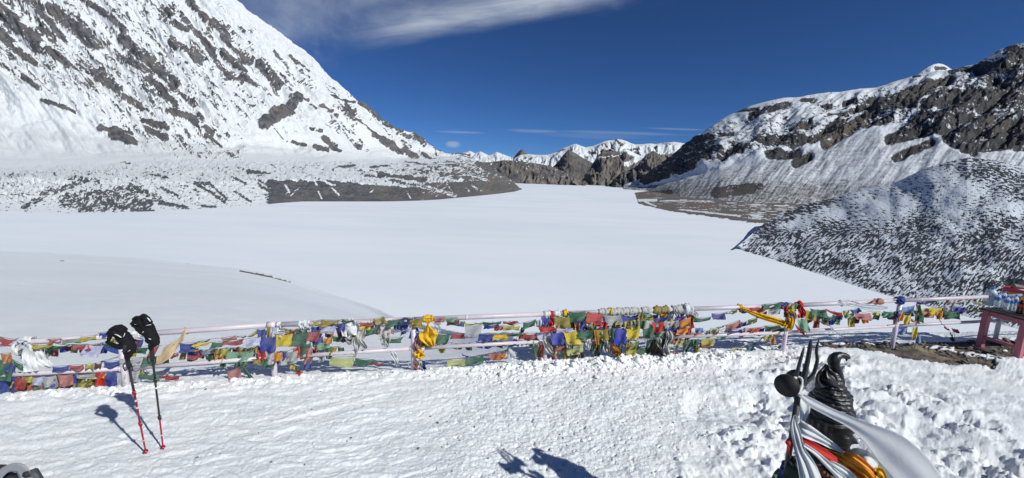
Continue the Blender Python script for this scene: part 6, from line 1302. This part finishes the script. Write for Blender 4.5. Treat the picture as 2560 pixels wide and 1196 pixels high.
t_ = np.linspace(0, 2 * math.pi, 24); tc0 = TP(2000, 975, 0.0)
for k_, (cx_, cy_, rx_, ry_, rot) in enumerate([(1997, 973, 13, 10, .3), (1999, 979, 12, 7, -.2), (1992, 962, 13, 20, .25)]):
    R3 = [TP(cx_ + rx_ * math.cos(a) * math.cos(rot) - ry_ * math.sin(a) * math.sin(rot), cy_ + rx_ * math.cos(a) * math.sin(rot) + ry_ * math.sin(a) * math.cos(rot), .03 * math.sin(a) * -1 - .03) for a in t_]
    tube('loop', R3, [.0075 + .002 * math.sin(5 * a) for a in t_], M_khata, kn, 8, False)
fused('knot', [[(TP(1996, 980, -.05), .012), (TP(2003, 984, -.055), .013), (TP(2007, 979, -.05), .009)]], M_khata, kn, .003, 2)
V_, F_ = ribbon_geo([(2012, 975, 18, 0), (2024, 962, 30, .02), (2032, 950, 26, .05)], -.02, 9, 8, 8, .008, 1.5, SPOS, .02); mesh_np('fold', V_, F_, M_khata_t, kn)
drape('broad white scarf hanging straight down from the trident in front of the statue shoulder', [(1987, 1038, 4, .0), (1986, 1062, 16, 0), (1991, 1090, 27, 0), (2000, 1127, 30, -.01), (2014, 1160, 42, -.02), (2026, 1196, 50, -.03), (2034, 1240, 56, -.03)], M_khata, -.185, .012, 2.4, 18, sd_=12)
drape('white scarf wound round the neck and tucked under the statue chin', [(1998, 1058, 26, .05), (2014, 1076, 32, .0), (2050, 1096, 22, -.0), (2080, 1114, 19, .02), (2110, 1133, 5, .05)], M_khata, -.15, .010, 2.2, 14, sd_=13)
drape('bright red cloth band slanting across the statue chest below the white neck scarf', [(2004, 1098, 18, .02), (2030, 1115, 22, .0), (2058, 1134, 24, 0), (2082, 1150, 20, .0), (2112, 1166, 8, .02), (2160, 1186, 7, .02), (2190, 1200, 8, .02)], M_redc, -.165, .004, 1.2, 10, sd_=14)
drape('orange cloth bunched over the statue chest beside the red band', [(2056, 1122, 8, .04), (2080, 1136, 16, .02), (2106, 1154, 30, .0), (2134, 1176, 44, -.0), (2160, 1200, 52, -.02), (2180, 1230, 56, -.02)], M_orange, -.15, .014, 3.2, 22, sd_=15)
drape('second orange cloth with a knot lying under the front of the chin', [(2104, 1140, 16, .02), (2130, 1146, 26, .0), (2156, 1164, 30, .0), (2180, 1190, 30, .02), (2200, 1220, 30, .02)], M_orange, -.13, .012, 2.4, 16, sd_=16)
drape('thin white cloth strip lying between the red band and the bead necklace', [(2010, 1112, 8, .0), (2040, 1134, 12, .0), (2070, 1162, 18, .0), (2098, 1190, 20, 0), (2120, 1225, 22, 0)], M_khata, -.20, .006, 1.4, 10, sd_=17)
drape('creased white cloth strip lying below the orange cloth', [(2076, 1153, 6, .0), (2090, 1165, 16, .0), (2110, 1180, 20, .0), (2130, 1198, 22, 0), (2148, 1230, 24, 0)], M_khata, -.195, .008, 2.0, 12, sd_=18)
drape('puffed white satin scarf billowing in front of the statue chin', [(2120, 1134, 8, .16), (2136, 1133, 24, .15), (2152, 1141, 38, .06), (2168, 1152, 48, -.0), (2182, 1170, 34, .02), (2190, 1182, 10, .04)], M_khata, -.11, .022, 1.3, 18, sd_=19)
drape('large sheer white cloth fluttering low at the right of the statue', [(2196, 1150, 10, .02), (2215, 1168, 40, .0), (2240, 1196, 70, -.02), (2262, 1230, 90, -.04)], M_khata_t, -.08, .02, 1.3, 14, sd_=20)
drape('royal blue cloth tied at the statue back near the trident shaft', [(1962, 1150, 16, .02), (1966, 1168, 30, .0), (1962, 1190, 36, .0), (1958, 1230, 44, .0)], M_bluec, -.04, .010, 1.8, 10, sd_=21)
drape('olive green cloth behind the royal blue cloth at the bottom edge', [(1950, 1172, 10, .04), (1944, 1190, 26, .04), (1938, 1225, 40, .04)], FM['dg'], -.01, .008, 1.4, 8, sd_=22)
drape('dark green cloth over the statue shoulder under the hanging white scarf', [(1982, 1140, 16, .03), (1984, 1160, 40, .0), (1986, 1190, 56, -.0), (1990, 1230, 66, -.0)], simple('dark_green_cloth', (.020, .032, .022), .8, .3, 20, .4, .003), -.13, .010, 2.0, 12, sd_=23)
drape('shiny golden ribbon bow at the statue chest on the right', [(2184, 1184, 10, .02), (2196, 1182, 26, .0), (2206, 1196, 24, .0), (2202, 1225, 20, .0)], M_yel, -.12, .014, 1.8, 10, sd_=24)
tas = empty('tassel', tuple(HP(1970, 1108))); tag(tas, 'small red thread tassel tied to the trident shaft', 'tassel')
fused('knot', [[(TP(1973, 1100, -.02), .011), (TP(1970, 1108, -.025), .014), (TP(1973, 1115, -.02), .009)]], M_redc, tas, .003, 2)
for q in range(4): tube('thread', catmull([TP(1972, 1114, -.02), TP(1968 + 2 * q, 1122, -.03), TP(1971 + q, 1134 + 2 * q, -.02)], 5), .0016, M_redc, tas, 5)
M_bead = simple('brown_seed_bead', (.20, .085, .04), .75, .35, 90, .9, .004, bscale=260)
neck = empty('bead_necklace', tuple(HP(2060, 1180))); tag(neck, 'necklace of knobbly brown seed beads between the white cloths', 'necklace')
beadme = rock_mesh('bead', 99, M_bead, 2)
bp_ = catmull([HP(2046, 1164, -.16), HP(2058, 1178, -.175), HP(2072, 1190, -.185), HP(2084, 1206, -.185), HP(2090, 1230, -.17), HP(2094, 1260, -.15)], 20)
dacc = 0; last = None; k_ = 0
for p_ in bp_:
    if last is None or np.linalg.norm(p_ - last) > .0165:
        o = bpy.data.objects.new('bead', beadme); scene.collection.objects.link(o); o.parent = neck; o.matrix_parent_inverse = neck.matrix_basis.inverted()
        o.location = p_; o.scale = (.0095, .0095, .0125); o.rotation_euler = (k_ * 1.3, k_ * .7, k_ * 2.1); last = p_; k_ += 1
for q in range(10):
    p_ = HP(2052 + q * 5.5, 1176 + q * 6.5, -.15 - .004 * (q % 2)); o = bpy.data.objects.new('bead', beadme); scene.collection.objects.link(o); o.parent = neck; o.matrix_parent_inverse = neck.matrix_basis.inverted()
    o.location = p_; o.scale = (.0095, .0095, .0125); o.rotation_euler = (q * 1.7, q, q * .4)
